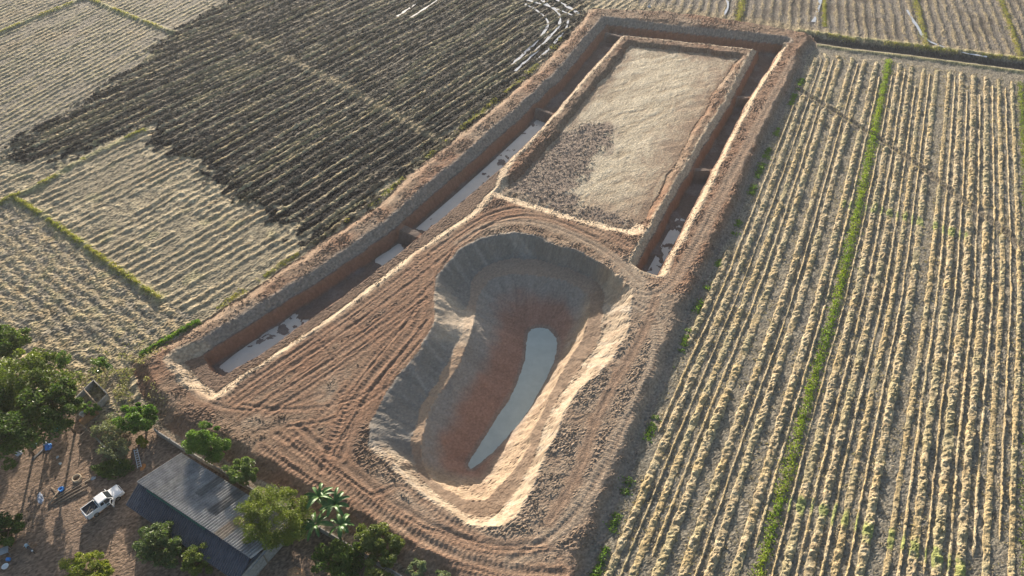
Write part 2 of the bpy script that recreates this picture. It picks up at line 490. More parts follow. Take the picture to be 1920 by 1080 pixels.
# moat
sM = pl_dist(X, Y, GP(mo_left), far=9)[1]
def s_of(x, y):
    return float(pl_dist(np.array([[G(x, y)[0]]]), np.array([[G(x, y)[1]]]), GP(mo_left), far=20)[1][0, 0])
wetz = np.zeros_like(X)
for (xa, ya), (xb, yb) in (((395, 668), (560, 560)), ((690, 478), (752, 432)), ((775, 412), (1020, 190))):
    a_s, b_s = s_of(xa, ya), s_of(xb, yb)
    wetz = np.maximum(wetz, step(a_s - 0.8, a_s + 1.2, sM + 1.2 * n2) * step(b_s + 0.8, b_s - 2.5, sM + 1.2 * n2))
leftarm = X < mid_x + 14
floor = -2.1 + 0.09 * n2 + 0.07 * n1 + np.where(leftarm, 0.22 * (1 - wetz), 0)
dI1 = pl_dist(Xm, Ym, GP(mo_inner[:7]), far=6)[0]; dI2 = pl_dist(Xm, Ym, GP(mo_inner[6:] + mo_left[:1]), far=6)[0]; dO1 = pl_dist(Xm, Ym, GP(mo_left + mo_top), far=6)[0]; dO2 = pl_dist(Xm, Ym, GP(mo_right + mo_inner[:1]), far=6)[0]
wallp = np.minimum(np.minimum(sst(dI1 / 0.95), sst(dI2 / 0.5)), np.minimum(sst(dO1 / 1.3), sst(dO2 / 0.6)))
zm = np.where(d_moat > 0, np.minimum(zm, floor * wallp), zm)
dividers = [((744, 424), (783, 442)), ((1008, 204), (1036, 214)), ((1128, 60), (1166, 69)), ((1371, 180), (1408, 184)), ((1297, 317), (1337, 320))]
for k, (a, b) in enumerate(dividers):
    dd, _, _ = pl_dist(X, Y, GP([a, b], -0.3), far=6)
    zm = np.where(d_moat > -0.3, np.maximum(zm, (-0.2 if k else 0.0) - np.maximum(0, dd - (0.5 if k else 0.8)) * 2.4), zm)
in_p = sdf(Xp, Yp, C0, 25)
# pond bowl
e1 = sdf(Xp, Yp, C1, 25); e2 = sdf(Xp, Yp, C2, 25); ew = sdf(X + 0.3 * WX, Y + 0.3 * WY, CW, 25)
t01 = np.clip(in_p / (in_p - e1 + 1e-6), 0, 1); t12 = np.clip(e1 / (e1 - e2 + 1e-6), 0, 1); t2w = np.clip(e2 / (e2 - ew + 1e-6), 0, 1)
zr = zm
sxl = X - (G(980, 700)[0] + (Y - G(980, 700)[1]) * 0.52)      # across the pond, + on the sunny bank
hi_shelf = step(-3.5, -7.0, sxl) * step(G(850, 560, -1)[1], G(850, 625, -1)[1], Y) * step(G(760, 862, -1)[1], G(760, 825, -1)[1], Y)
z1 = -1.9 + 1.05 * hi_shelf; z2 = -2.2 + 1.25 * hi_shelf
zp = np.where(e1 < 0, 1.1 + (z1 - 1.1) * sst(t01) ** 0.9, np.where(e2 < 0, z1 + (z2 - z1) * t12, z2 + (POND_Z - z2) * t2w ** 0.8))
zp = np.where(ew > 0, POND_Z - 0.5 * sst(ew / 2.0), zp)
zm = np.where(in_p > 0, zp * step(0, 0.6, in_p) + zr * (1 - step(0, 0.6, in_p)), zm)
Z = np.where(in_mound, zm, Z)

# colours of the earthworks
plateau = in_mound & ~in_apron & (d_plat < 0) & (in_p < 0)
blend(in_mound * 1.0, BROWN)
blend(plateau * step(-0.25, 0.45, n6 + 0.4 * n2), REDB)
blend(plateau * step(0.05, 0.55, n2 + 0.3 * n1 + 0.25 * n6) * 0.7, DBROWN); blend(plateau * step(0.15, 0.5, fbm(X, Y, 4.5, 76)) * 0.35, TAN * 0.85)
# tan clay spread to the right of the pond and round its near side
ref = GP([(1180, 540), (1190, 620), (1130, 720), (1070, 830), (1010, 940), (960, 1000), (880, 1010), (800, 960)])
dt_, _, _ = pl_dist(X, Y, ref, far=25)
tan_m = plateau * step(11, 2.5, dt_ + 2.0 * n2) * step(-0.4, 0.1, n2 * 0.6 + 0.4 * n1 + 0.2)
blend(tan_m * 0.6, TAN * 0.92)
rdk, _, rside = pl_dist(X, Y, GP(toe_right), far=30)
blend(plateau * step(22, 10, rdk) * (Y < G(1200, 560)[1]) * 0.6, col(0.235, 0.178, 0.132))
blend(plateau * (Y > G(1200, 560)[1]) * step(1.5, 3.5, rdk) * step(9, 6, rdk) * 0.5, REDB * 1.1)
# dike sides: grey clay with shade painted in on slopes that face the moat, tan on the outer shoulder of the left dike
blend(plateau * step(2.3, 1.4, dA) * 0.85, GREY * 0.9)
blend(plateau * step(2.2, 0.6, rdk) * 0.7, GREY * 0.8)  # outer slope of the right dike: its shade painted in as grey
ldk, _, _ = pl_dist(X, Y, GP(toe_left + toe_top), far=30)
blend(plateau * step(3.0, 0.4, ldk) * 0.7, col(0.275, 0.20, 0.14))
blend(plateau * step(wB + 0.5, wB - 0.1, dB + 0.25 * n1) * 0.9, LIT_CREAM); blend(plateau * step(2.9, 2.2, d_se + 0.2 * n1) * 0.95, LIT_CREAM * 1.1)  # sunlight on the sun-facing edges painted in as pale cream
blend(in_mound * in_apron * (d_moat < 0) * 0.9, DBROWN)
# moat walls and floor
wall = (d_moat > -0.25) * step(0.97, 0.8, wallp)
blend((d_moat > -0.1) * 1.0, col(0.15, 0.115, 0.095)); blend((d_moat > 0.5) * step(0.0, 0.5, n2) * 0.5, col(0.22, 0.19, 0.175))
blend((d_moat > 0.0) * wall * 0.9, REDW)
# platform straw
pl = d_plat > 0
clod = GP([(935, 362), (1045, 255), (1100, 225), (1150, 238), (1150, 270), (1118, 300), (1105, 335), (1070, 362), (1110, 385), (1185, 412), (1190, 428), (1060, 400)])
d_clod = sdf(X, Y, clod, 20)
a_ = math.radians(62)
sw = fbm(X * math.cos(a_) - Y * math.sin(a_) + 1.5 * n6, (X * math.sin(a_) + Y * math.cos(a_)) * 0.22, 1.1, 51, 3)
blend(pl * 1.0, col(0.44, 0.375, 0.275)); blend(pl * step(0.05, 0.5, sw) * 0.65, col(0.57, 0.50, 0.375)); blend(pl * step(0.05, 0.5, -sw) * 0.75, col(0.30, 0.24, 0.165))
pe = pl * step(9.0, 0.6, d_plat + 3.2 * n2 + 1.4 * n1) * (X > G(1150, 300)[0] + (Y - G(1150, 300)[1]) * 0.5)
blend(pe * 0.85, col(0.29, 0.215, 0.155))
blend(pl * step(3.2, 0.4, d_plat + 1.4 * n2) * 0.75, BROWN * 1.1)
blend(pl * step(-1.6, 2.2, d_clod + 2.2 * n2 + 1.4 * n1) * 0.92, col(0.225, 0.175, 0.14))
a2_ = math.radians(20)
sw2 = fbm(X * math.cos(a2_) - Y * math.sin(a2_) + 2.0 * n6, (X * math.sin(a2_) + Y * math.cos(a2_)) * 0.15, 0.8, 52, 2)
blend(pl * step(0.15, 0.6, sw2) * 0.35, col(0.52, 0.45, 0.33)); blend(pl * step(0.2, 0.7, n6 + 0.5 * n2) * 0.5, col(0.33, 0.265, 0.19)); blend(pl * step(-0.6, 0.9, d_clod - 1.0 + 2.2 * n2 + 1.4 * n1) * 0.75, col(0.225, 0.175, 0.14))
Z += np.where(pl, 0.06 * sw + 0.04 * sw2 + 0.022 * nf + 0.12 * np.maximum(0, n05) * step(-0.5, 1, d_clod), 0)
# pond
pond = in_p > 0
up = pond & (e1 < 0); be = pond & (e1 > 0) & (e2 < 0); lo = pond & (e2 > 0)
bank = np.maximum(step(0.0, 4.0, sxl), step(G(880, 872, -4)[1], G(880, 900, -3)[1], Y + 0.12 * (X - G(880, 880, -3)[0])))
blend(up * 1.0, GREY * 0.82); blend(up * bank, col(0.345, 0.275, 0.20))  # upper pond walls: shade greyed in, sunlit side painted paler
blend(be * 1.0, col(0.30, 0.228, 0.172)); blend(be * bank * 0.8, col(0.235, 0.17, 0.12)); blend(be * hi_shelf * 0.8, col(0.36, 0.25, 0.165))  # raised shelf: its orange sunlight is painted into the soil colour
blend(lo * 1.0, GREY); blend(lo * step(0.18, 0.55, t2w + 0.15 * n2) * (1 - bank), col(0.31, 0.185, 0.135)); blend(lo * bank, col(0.34, 0.255, 0.175))  # lower slopes: shade and sunlight painted in; the reddish floor is soil
blend(lo * step(0.9, 0.2, -ew) * 0.7, col(0.24, 0.21, 0.175))
blend(up * step(0.1, 0.6, fbm(in_p * 0.2, X + Y, 1.2, 53)) * 0.35, col(0.36, 0.33, 0.29))
lit_ramp = GP([(818, 540), (875, 560), (935, 590), (930, 640), (880, 640), (812, 640)], 0.0)
dr = sdf(X, Y, lit_ramp, 12)
blend(step(-0.8, 0.8, dr + 0.8 * n2) * (up | be) * 0.75, TAN * 1.08)  # sunlit ramp painted as a light patch on the slope
s0_ = pl_dist(X, Y, C0, True, 25)[1]; s2_ = pl_dist(X, Y, C2, True, 25)[1]
scar = np.where(up, vnoise(s0_, in_p * 0.22, 0.55, 71) + 0.6 * vnoise(s0_, in_p * 0.3, 1.5, 72), np.where(lo, vnoise(s2_, e2 * 0.18, 0.6, 73) + 0.6 * vnoise(s2_, e2 * 0.25, 1.7, 74), 0))
Z += np.where((up | lo) & (ew < -0.2), 0.045 * scar + bank * (0.05 * n05 + 0.045 * nf + 0.06 * n1), 0)
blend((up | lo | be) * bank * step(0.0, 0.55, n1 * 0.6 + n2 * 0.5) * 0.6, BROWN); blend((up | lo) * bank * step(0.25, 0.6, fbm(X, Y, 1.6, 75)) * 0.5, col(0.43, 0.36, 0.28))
C = np.where(((up | lo) & (ew < -0.2))[..., None], C * (1 + 0.10 * scar[..., None]), C)
# crescents left by the bucket on the sunny banks of the pond
tc_ = np.where(up, in_p, np.where(lo, e2, 0))
Z += np.where((up | lo) & (ew < 0), 0.045 * bank * np.sin(2 * math.pi * (tc_ + 0.45 * n2 + 0.25 * n1) / 0.8) * step(-0.4, 0.3, n2), 0)
Z += np.where(pond & (ew < -0.3), 0.10 * n2 + 0.05 * n1, 0)

# tracks of the digger and lorries pressed into the plateau
tracks = [
    ([(425, 748), (520, 682), (640, 600), (760, 512), (850, 440), (935, 388), (1020, 388), (1120, 430), (1180, 462)], 0.42, 0.16),
    ([(440, 760), (560, 678), (680, 598), (800, 510), (880, 440), (950, 402), (1030, 404), (1120, 446)], 0.42, 0.16),
    ([(470, 770), (600, 690), (700, 620), (800, 550), (850, 470)], 0.4, 0.15),
    ([(500, 778), (620, 700), (740, 615), (802, 560)], 0.4, 0.15),
    ([(805, 480), (812, 560), (800, 612), (740, 680), (690, 740), (660, 800), (640, 860)], 0.5, 0.18),
    ([(782, 470), (790, 560), (785, 610), (720, 680), (665, 745), (625, 810), (605, 880)], 0.5, 0.16),
    ([(770, 600), (700, 668), (640, 740), (580, 800), (540, 830)], 0.45, 0.15),
    ([(560, 800), (620, 850), (690, 910), (770, 965), (850, 1005), (940, 1028), (1020, 1020)], 0.5, 0.18),
    ([(520, 815), (600, 875), (680, 940), (770, 1000), (860, 1045), (960, 1070), (1060, 1075)], 0.5, 0.18),
    ([(490, 840), (580, 900), (660, 955), (760, 1020), (850, 1070), (950, 1100)], 0.45, 0.16),
    ([(360, 740), (430, 770), (520, 770), (600, 740)], 0.4, 0.1),
    ([(1150, 560), (1210, 575), (1240, 620), (1225, 700), (1170, 800), (1120, 900), (1060, 990), (960, 1050)], 0.45, 0.10),
    ([(1170, 545), (1240, 560), (1300, 470), (1350, 370), (1420, 240), (1490, 110)], 0.45, 0.08),
    ([(860, 455), (920, 415), (1000, 412), (1080, 440), (1150, 480), (1200, 530)], 0.42, 0.13),
]
tracks += [([(455, 700 + 60), (540, 770), (640, 760), (720, 720), (790, 640)], 0.36, 0.13), ([(600, 640), (640, 700), (650, 770), (620, 840)], 0.34, 0.12), ([(660, 600), (720, 660), (735, 700), (700, 780)], 0.34, 0.10),
           ([(540, 800), (620, 790), (700, 750), (770, 690)], 0.34, 0.12), ([(700, 930), (760, 905), (800, 950), (900, 1010)], 0.34, 0.10), ([(1230, 560), (1200, 640), (1150, 720), (1110, 800), (1090, 880), (1030, 980)], 0.36, 0.10)]
def off_px(p, o):
    p = np.array(p, float); t = np.gradient(p, axis=0); t /= np.hypot(t[:, 0], t[:, 1])[:, None]
    return [tuple(q) for q in p + np.stack([-t[:, 1], t[:, 0]], 1) * o]
baseA = [(424, 746), (520, 678), (640, 596), (740, 521), (850, 436), (925, 384)]
for o_, a_0, b_0 in ((11, 0, 6), (25, 0, 6), (46, 0, 5), (66, 1, 5)):
    tracks.append((off_px(baseA, o_)[a_0:b_0], 0.24, 0.11))
baseB = [(812, 612), (765, 672), (712, 735), (672, 800), (640, 862)]
for o_, a_0, b_0 in ((16, 0, 5), (44, 0, 4)):
    tracks.append((off_px(baseB, o_)[a_0:b_0], 0.26, 0.15))
baseC = [(560, 812), (640, 868), (730, 935), (830, 990), (930, 1020), (1020, 1012)]
for o_, a_0, b_0 in ((16, 0, 6), (58, 0, 5)):
    tracks.append((off_px(baseC, o_)[a_0:b_0], 0.26, 0.15))
TM = np.zeros_like(X); TRK = np.zeros_like(X); TRS = np.zeros_like(X)
for k, (p, w_, dp) in enumerate(tracks):
    path = chaikin(GP(p, 1.1), 2)
    dd, ss, sd = pl_dist(X, Y, path, far=3)
    dd = dd + 0.18 * n1
    ok = (plateau & (d_se > 3.2)) | be
    dp = dp * 0.52 * (0.55 + 0.6 * step(-0.4, 0.5, vnoise(ss, ss * 0 + k, 5.0, 67)))
    Z += np.where(ok, -dp * np.exp(-(dd / (w_ * 0.55)) ** 2) + dp * 0.5 * np.exp(-((dd - w_ * 1.35) / (w_ * 0.45)) ** 2), 0)
    TM = np.maximum(TM, ok * step(w_ * 3.6, w_ * 1.6, dd))
    fl = ok * step(w_ * 3.2, w_ * 1.2, dd)
    blend(fl * 0.4, REDB * 1.08 if (k < 11 or k > 13) else TAN * 0.9); blend(ok * step(w_ * 0.9, w_ * 0.3, dd) * 0.35, DBROWN)  # rut bottoms darkened to paint in their shadow
    near = (dd < w_ * 1.5) & (k % 3 != 1)
    TRK = np.where(ok & near, 1.0, TRK); TRS = np.where(ok & near, ss, TRS)
    Z += np.where(ok & near, 0.02 * np.sin(2 * math.pi * ss / 0.62), 0)
# clods, crumbs and bucket marks
smooth_zone = pond | (d_moat > 0)
rough_amt = np.where(in_mound & ~pl, np.where(smooth_zone, 0.022, 0.048), 0)
Z += rough_amt * (1 - 0.75 * TM) * nf * (0.6 + 0.6 * step(-0.3, 0.4, n2)) + np.where(plateau, (0.045 * n05 + 0.04 * n1) * (1 - 0.75 * TM) + 0.05 * n2 + (1 - TM) * step(0.0, 0.4, n2 + 0.3 * n6) * 0.06 * nf, 0) + np.where(smooth_zone & in_mound, 0.03 * n05, 0)
# ditch and farm track beyond the right field
dd_, _, _ = pl_dist(X, Y, ditch, far=12)
Z += np.where(~in_mound, -0.75 * np.exp(-(dd_ / 1.5) ** 2) + 0.35 * np.exp(-((dd_ - 3.4) / 0.9) ** 2), 0)
blend((~in_mound) * step(2.6, 1.2, dd_ + 0.6 * n1), col(0.07, 0.062, 0.055)); blend((~in_mound) * step(1.2, 0.5, np.abs(dd_ - 3.4) + 0.4 * n1) * 0.8, OLIVE * 0.9)  # black soil, with the ditch's shade painted in too
# bunds
for p, w_, h_, c_ in ((bund_ld, 0.7, 0.35, OLIVE), (bund_lu, 0.7, 0.3, OLIVE * 1.1), (bund_tl, 0.8, 0.35, OLIVE * 1.1), (bund_tl2, 0.8, 0.35, OLIVE * 1.1), (bund_mid, 1.1, 0.15, STRAW * 0.85)):
    d_, _, _ = pl_dist(X, Y, chaikin(GP(p)), far=5)
    ok = ~in_mound
    Z += np.where(ok, h_ * np.exp(-(d_ / w_) ** 2), 0)
    blend(ok * step(w_ * 1.5, w_ * 0.5, d_ + 0.5 * n1) * 0.85, c_)
# wheel ruts across the right field
dX_, sX_, sdX = pl_dist(X, Y, xtrack_a, far=5)
Z += np.where(right, -0.22 * np.exp(-(dX_ / 0.35) ** 2) + 0.3 * np.exp(-((dX_ - 0.85) / 0.35) ** 2) * (0.6 + 0.6 * vnoise(X, Y, 0.8, 61)), 0)
blend(right * step(1.5, 0.8, dX_ + 0.3 * n1) * 0.8, col(0.17, 0.145, 0.11))

jit = np.where(in_mound, 0.16, 0.30) * np.where(pond | (d_moat > 0), 0.5, 1.0)
C = C * (1 + jit * np.random.default_rng(9).normal(size=X.shape).clip(-1.8, 1.8))[..., None]
# --- regions, as separate sheets of ground that meet edge to edge
REG[:] = 0
REG[LF1] = 1; REG[LF3] = 2; REG[(d_burnt > 0) & left] = 3; REG[right] = 4; REG[farf] = 5
REG[inyard] = 6; REG[in_mound] = 7; REG[pl] = 8; REG[d_moat > 0] = 9; REG[pond] = 10
names = ['stubble_field', 'upper_left_field', 'lower_left_field', 'burnt_field', 'right_field', 'far_field', 'farmyard_ground', 'embankment', 'inner_paddy_ground', 'moat_trench', 'pond_basin']
labels = ['tan stubble field between the burnt field and the left dike', 'pale close-rowed stubble field in the upper left corner', 'rough straw-covered field above the farm trees on the left',
          'blackened burnt rice field with pale stubble lines left of the dike', 'grey harvested soil under the straw rows on the right', 'dull far rice fields beyond the top dike',
          'bare orange-brown dirt of the shaded farmyard', 'red-brown earth dike and plateau pressed by digger tracks', 'flat straw-covered paddy inside the moat', 'dark straight-sided trench running round the inner paddy', 'terraced bean-shaped pond pit dug into the plateau']
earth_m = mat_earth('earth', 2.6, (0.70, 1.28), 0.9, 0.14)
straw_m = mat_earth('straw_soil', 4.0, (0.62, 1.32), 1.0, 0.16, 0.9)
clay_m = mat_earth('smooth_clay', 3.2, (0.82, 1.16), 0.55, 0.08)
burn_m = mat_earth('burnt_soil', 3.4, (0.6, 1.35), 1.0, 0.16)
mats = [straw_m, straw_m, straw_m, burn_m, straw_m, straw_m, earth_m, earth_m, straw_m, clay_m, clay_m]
ny, nx = X.shape
idx = np.arange(ny * nx).reshape(ny, nx)
halfw = 58 + (Y - 33.8) * (79.0 / 155.0) + 13
fm = (np.abs(X[:-1, :-1]) < halfw[:-1, :-1])
quads = np.stack([idx[:-1, :-1], idx[:-1, 1:], idx[1:, 1:], idx[1:, :-1]], -1)[fm]
freg = REG[:-1, :-1][fm]
V = np.stack([X, Y, Z], -1).reshape(-1, 3)
Cf = np.clip(C.reshape(-1, 3), 0.01, 0.9)
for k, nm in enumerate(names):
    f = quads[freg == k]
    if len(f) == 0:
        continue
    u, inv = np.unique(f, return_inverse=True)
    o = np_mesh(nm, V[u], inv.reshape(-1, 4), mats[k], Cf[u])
    tag(o, labels[k], None, None, 'structure')
def zat(x, y):
    x = np.asarray(x, float); y = np.asarray(y, float)
    fx = np.clip((x - xs[0]) / DX, 0, nx - 1.001)
    j = np.clip(np.searchsorted(ys, y) - 1, 0, ny - 2)
    i = fx.astype(int); fx = fx - i
    fy = np.clip((y - ys[j]) / (ys[j + 1] - ys[j]), 0, 1)
    return (Z[j, i] * (1 - fx) + Z[j, i + 1] * fx) * (1 - fy) + (Z[j + 1, i] * (1 - fx) + Z[j + 1, i + 1] * fx) * fy
print('terrain faces', len(quads))

# the plain going on outside the surveyed ground
bm = bmesh.new()
hole = [(-68, 21), (68, 21), (154, 198), (154, 211), (-154, 211), (-154, 198)]
ring = [(-3000, -3000), (3000, -3000), (3000, 700), (3000, 4000), (-3000, 4000), (-3000, 700)]
hv = [bm.verts.new((x, y, -0.02)) for x, y in hole]; rv = [bm.verts.new((x, y, -0.02)) for x, y in ring]
for k in range(6):
    bm.faces.new((hv[k], rv[k], rv[(k + 1) % 6], hv[(k + 1) % 6])) if False else bm.faces.new((rv[k], rv[(k + 1) % 6], hv[(k + 1) % 6], hv[k]))
gm = mat_plain('plain_stubble', (0.33, 0.28, 0.19), 0.95, 0, 0.35, 0.15, 0.1)
tag(bm_obj('ground', bm, gm), 'flat farmland stretching away round the surveyed plots', None, None, 'structure')

# ------------------------------------------------------------------ water
def sheet(name, poly, z, mat, label, cat=None):
    bm = bmesh.new()
    vs = [bm.verts.new((p[0], p[1], z)) for p in poly]
    f = bm.faces.new(vs)
    if f.normal.z < 0: f.normal_flip()
    bmesh.ops.triangulate(bm, faces=[f])
    bm.normal_update()
    for f in bm.faces:
        if f.normal.z < 0: f.normal_flip()
    return tag(bm_obj(name, bm, mat), label, cat, None, 'structure')
pond_m = mat_water('pond_water', (0.42, 0.475, 0.435), 0.22, 0.3, 0.0)
mud_m = mat_water('trench_water', (0.50, 0.47, 0.41), 0.18, 0.4, 0.0)
cen = CW.mean(0)
nrm = np.roll(CW, -1, 0) - np.roll(CW, 1, 0); nrm = np.stack([nrm[:, 1], -nrm[:, 0]], 1); nrm /= np.linalg.norm(nrm, axis=1)[:, None]
if ((CW + nrm * 0.1 - cen) ** 2).sum() < ((CW - cen) ** 2).sum(): nrm = -nrm
sheet('pond_water', CW + nrm * 0.5, POND_Z + 0.03, pond_m, 'milky grey-green water at the bottom of the pond pit')
sheet('trench_water', GP([(395, 700), (440, 664), (500, 622), (560, 580), (620, 545), (640, 575), (540, 650), (424, 730)], -2.05), -2.05, mud_m, 'pale muddy water in the near end of the left trench')
sheet('trench_water', GP([(655, 525), (700, 488), (760, 448), (785, 455), (745, 495), (685, 545)], -2.04), -2.04, mud_m, 'small pale puddle just before the near trench divider')
sheet('trench_water', GP([(765, 441), (850, 368), (925, 301), (1005, 226), (1050, 190), (1060, 200), (945, 332), (860, 402), (785, 462)], -2.03), -2.03, mud_m, 'long pale strip of water beyond the near trench divider')
sheet('trench_water', GP([(1212, 512), (1245, 450), (1270, 405), (1290, 415), (1265, 462), (1236, 530)], -2.08), -2.08, mud_m, 'thin wet film on the floor at the near end of the right trench')
# water standing in wheel ruts at the far end of the left field and in the far fields
wet_m = mat_water('rut_water', (0.42, 0.44, 0.47), 0.06, 0.8, 0.05)
def ribbon(px, w_, label, seed):
    p = chaikin(GP(px), 3); n = len(p)
    seg = np.gradient(p, axis=0); seg /= np.hypot(seg[:, 0], seg[:, 1])[:, None]; nv = np.stack([seg[:, 1], -seg[:, 0]], 1)
    s_ = np.arange(n) * 1.0
    wl_ = w_ * np.clip(0.75 + 0.6 * vnoise(s_, s_ * 0, 2.5, seed), 0.15, 1.6); wr_ = w_ * np.clip(0.75 + 0.6 * vnoise(s_, s_ * 0, 2.5, seed + 5), 0.15, 1.6)
    A = p + nv * wl_[:, None]; B = p - nv * wr_[:, None]
    z = float(np.median(zat(p[:, 0], p[:, 1]))) + 0.10
    V_ = np.zeros((2 * n, 3)); V_[:n, :2] = A; V_[n:, :2] = B; V_[:, 2] = z
    i = np.arange(n - 1); F = np.stack([i, i + n, i + n + 1, i + 1], 1)
    tag(np_mesh('rut_water', V_, F, wet_m), label, None, None, 'structure')
ribbon([(1030, -8), (1055, 8), (1085, 26)], 0.55, 'wet rut nearest the corner of the left dike, upper one', 1)
ribbon([(985, 0), (1020, 10), (1050, 20), (1080, 32)], 0.45, 'wet rut nearest the corner of the left dike, lower one', 2)
ribbon([(1000, -10), (1030, 12), (1052, 30), (1050, 48), (1020, 82), (985, 118), (965, 134)], 0.42, 'long curved wet rut beside the far end of the left dike', 3)
ribbon([(985, 8), (1010, 22), (1030, 40), (1022, 62), (990, 95), (960, 122)], 0.34, 'second curved wet rut, left of the longest one', 4)
ribbon([(1066, 38), (1060, 60), (1030, 92), (1005, 115)], 0.34, 'short wet rut closest to the dike shoulder', 5)
ribbon([(745, 32), (765, 18), (785, 2), (800, -10)], 0.45, 'wet glint in the rows at the top of the burnt field, left one', 6)
ribbon([(770, 34), (795, 18), (815, 4), (835, -10)], 0.3, 'wet glint in the rows at the top of the burnt field, right one', 7)
ribbon([(1362, -10), (1366, 10), (1358, 30)], 0.35, 'thin puddle in the far field left of the first bund', 8)
ribbon([(1540, -10), (1536, 15), (1524, 42)], 0.5, 'puddle in the far field beside the thin pale bund', 9)
ribbon([(1700, 20), (1718, 50), (1732, 75), (1780, 95), (1850, 108)], 0.4, 'puddle curving round the end of the second bund in the far field', 10)

# ------------------------------------------------------------------ straw rows, weed strips
def ordinal(n):
    w_ = ['', 'first', 'second', 'third', 'fourth', 'fifth', 'sixth', 'seventh', 'eighth', 'ninth', 'tenth', 'eleventh', 'twelfth', 'thirteenth', 'fourteenth', 'fifteenth', 'sixteenth', 'seventeenth', 'eighteenth', 'nineteenth', 'twentieth']
    return w_[n] if n < len(w_) else '%dth' % n
row_m = mat_earth('straw_rows', 5.0, (0.60, 1.35), 1.0, 0.14, 0.85, 0.25)
def make_row(name, path, width, height, seed, label, group, cat, tint=0.0, gap=None, orange=0.0, m=9, dark=None):
    """a mound of cut straw lying along a path on the ground"""
    path = np.asarray(path)
    seg = np.diff(path, axis=0); L = np.concatenate([[0], np.cumsum(np.hypot(seg[:, 0], seg[:, 1]))])
    n = max(4, int(L[-1] / 0.21))
    t = np.linspace(0, L[-1], n)
    px = np.interp(t, L, path[:, 0]); py = np.interp(t, L, path[:, 1])
    tx = np.gradient(px); ty = np.gradient(py); q = np.hypot(tx, ty); nxv = ty / q; nyv = -tx / q
    wob = 0.07 * vnoise(t, t * 0, 3.5, seed) + 0.035 * vnoise(t, t * 0, 0.9, seed + 3)
    wv = width * (1 + 0.2 * vnoise(t, t * 0, 1.3, seed + 5) + 0.2 * vnoise(t, t * 0, 0.4, seed + 6))
    hv = height * np.clip(0.85 + 0.3 * vnoise(t, t * 0, 9.0, seed + 9) + 0.45 * vnoise(t, t * 0, 1.6, seed + 7) + 0.4 * vnoise(t, t * 0, 0.55, seed + 8), 0.06, 2)
    if gap is not None:
        g = gap(px, py)
        hv = hv * g; wv = wv * (0.3 + 0.7 * g)
    tp = np.clip(np.minimum(t, L[-1] - t) / 0.8, 0.05, 1); hv = hv * tp; wv = wv * (0.4 + 0.6 * tp)
    u = np.linspace(-1, 1, m)
    U, T = np.meshgrid(u, t)
    off = U * (wv / 2)[:, None] + wob[:, None]
    xx = px[:, None] + nxv[:, None] * off; yy = py[:, None] + nyv[:, None] * off
    lump = 0.6 * vnoise(xx, yy, 0.5, seed + 20) + 0.75 * vnoise(xx, yy, 0.24, seed + 21)
    zz = hv[:, None] * np.clip((1 - U ** 2) ** 0.5 * (0.85 + 0.62 * lump), 0, 2) + zat(xx, yy) - 0.07 * (np.abs(U) > 0.99) + 0.02
    v = np.stack([xx, yy, zz], -1).reshape(-1, 3)
    i = np.arange(n * m).reshape(n, m)
    f = np.stack([i[:-1, :-1], i[:-1, 1:], i[1:, 1:], i[1:, :-1]], -1).reshape(-1, 4)
    a = vnoise(xx, yy, 0.6, seed + 31); b = vnoise(xx, yy, 3.0, seed + 32); c = vnoise(xx, yy, 0.3, seed + 33)
    rs = np.random.default_rng(seed + 5000)
    base = np.ones(xx.shape + (3,)) * (STRAW * rs.uniform(0.84, 1.06))
    def mixc(msk, cc):
        nonlocal base
        msk = np.clip(msk, 0, 1)[..., None]
        base = base * (1 - msk) + np.asarray(cc) * msk
    mixc(step(0.1, 0.7, a) * 0.8, STRAW2 * 0.98); mixc(step(0.1, 0.7, -a) * 0.7, col(0.27, 0.205, 0.12)); mixc(step(0.3, 0.8, c) * 0.5, STRAW2 * 1.08)
    mixc(step(0.1, 0.6, b + orange) * 0.6, col(0.40, 0.30, 0.145)); mixc(step(0.15, 0.7, -b + tint) * 0.35, OLIVE)
    tf = np.minimum(pl_dist(xx, yy, tuft_a, far=4)[0], pl_dist(xx, yy, tuft_b, far=4)[0])
    mixc(step(1.6, 0.5, tf + 0.8 * a) * 0.7, col(0.20, 0.26, 0.06))
    if dark is not None:
        mixc(dark * step(-0.5, 0.4, vnoise(xx, yy, 5.0, seed + 41)), col(0.10, 0.085, 0.065))
    base = np.clip(base * (1 + 0.22 * rs.normal(size=xx.shape).clip(-1.8, 1.8))[..., None], 0.01, 0.8)
    return tag(np_mesh(name, v, f, row_m, base.reshape(-1, 3)), label, cat, group)
tuft_a = GP([(1590, 385), (1650, 395), (1720, 415), (1800, 440)]); tuft_b = GP([(1480, 940), (1560, 965), (1640, 1000), (1720, 1030), (1800, 1070)])

# the green weed strip in the middle of the right field sets the run of the rows
strip_px = [(1395, 1180), (1420, 1090), (1445, 1000), (1472, 900), (1500, 800), (1535, 680), (1570, 560), (1598, 440), (1622, 330), (1645, 220), (1667, 112)]
strip = chaikin(GP(strip_px), 2)
x_of = lambda yy, dxx=0.0: np.interp(yy, strip[:, 1], strip[:, 0]) + dxx
ROWDX = 2.86
yv = np.arange(24, 172, 1.0)
toeR = GP(toe_right[::-1]); endT = GP([(1512, 92), (1660, 112), (1790, 130), (1920, 150), (2100, 178)])
gapf = lambda gx, gy: np.clip(step(0.5, 1.5, pl_dist(gx, gy, xtrack_a, far=4)[0]), 0.15, 1)
def right_path(k):
    xx = x_of(yv, k * ROWDX) + 0.10 * np.sin(yv * 0.06 + k)
    ok = (yv < np.interp(xx, endT[:, 0], endT[:, 1]) - 0.8) & (xx > np.interp(yv, toeR[:, 1], toeR[:, 0]) + 1.1) & (xx < 58 + (yv - 33.8) * 79 / 155 + 10)
    return np.stack([xx, yv], 1)[ok]
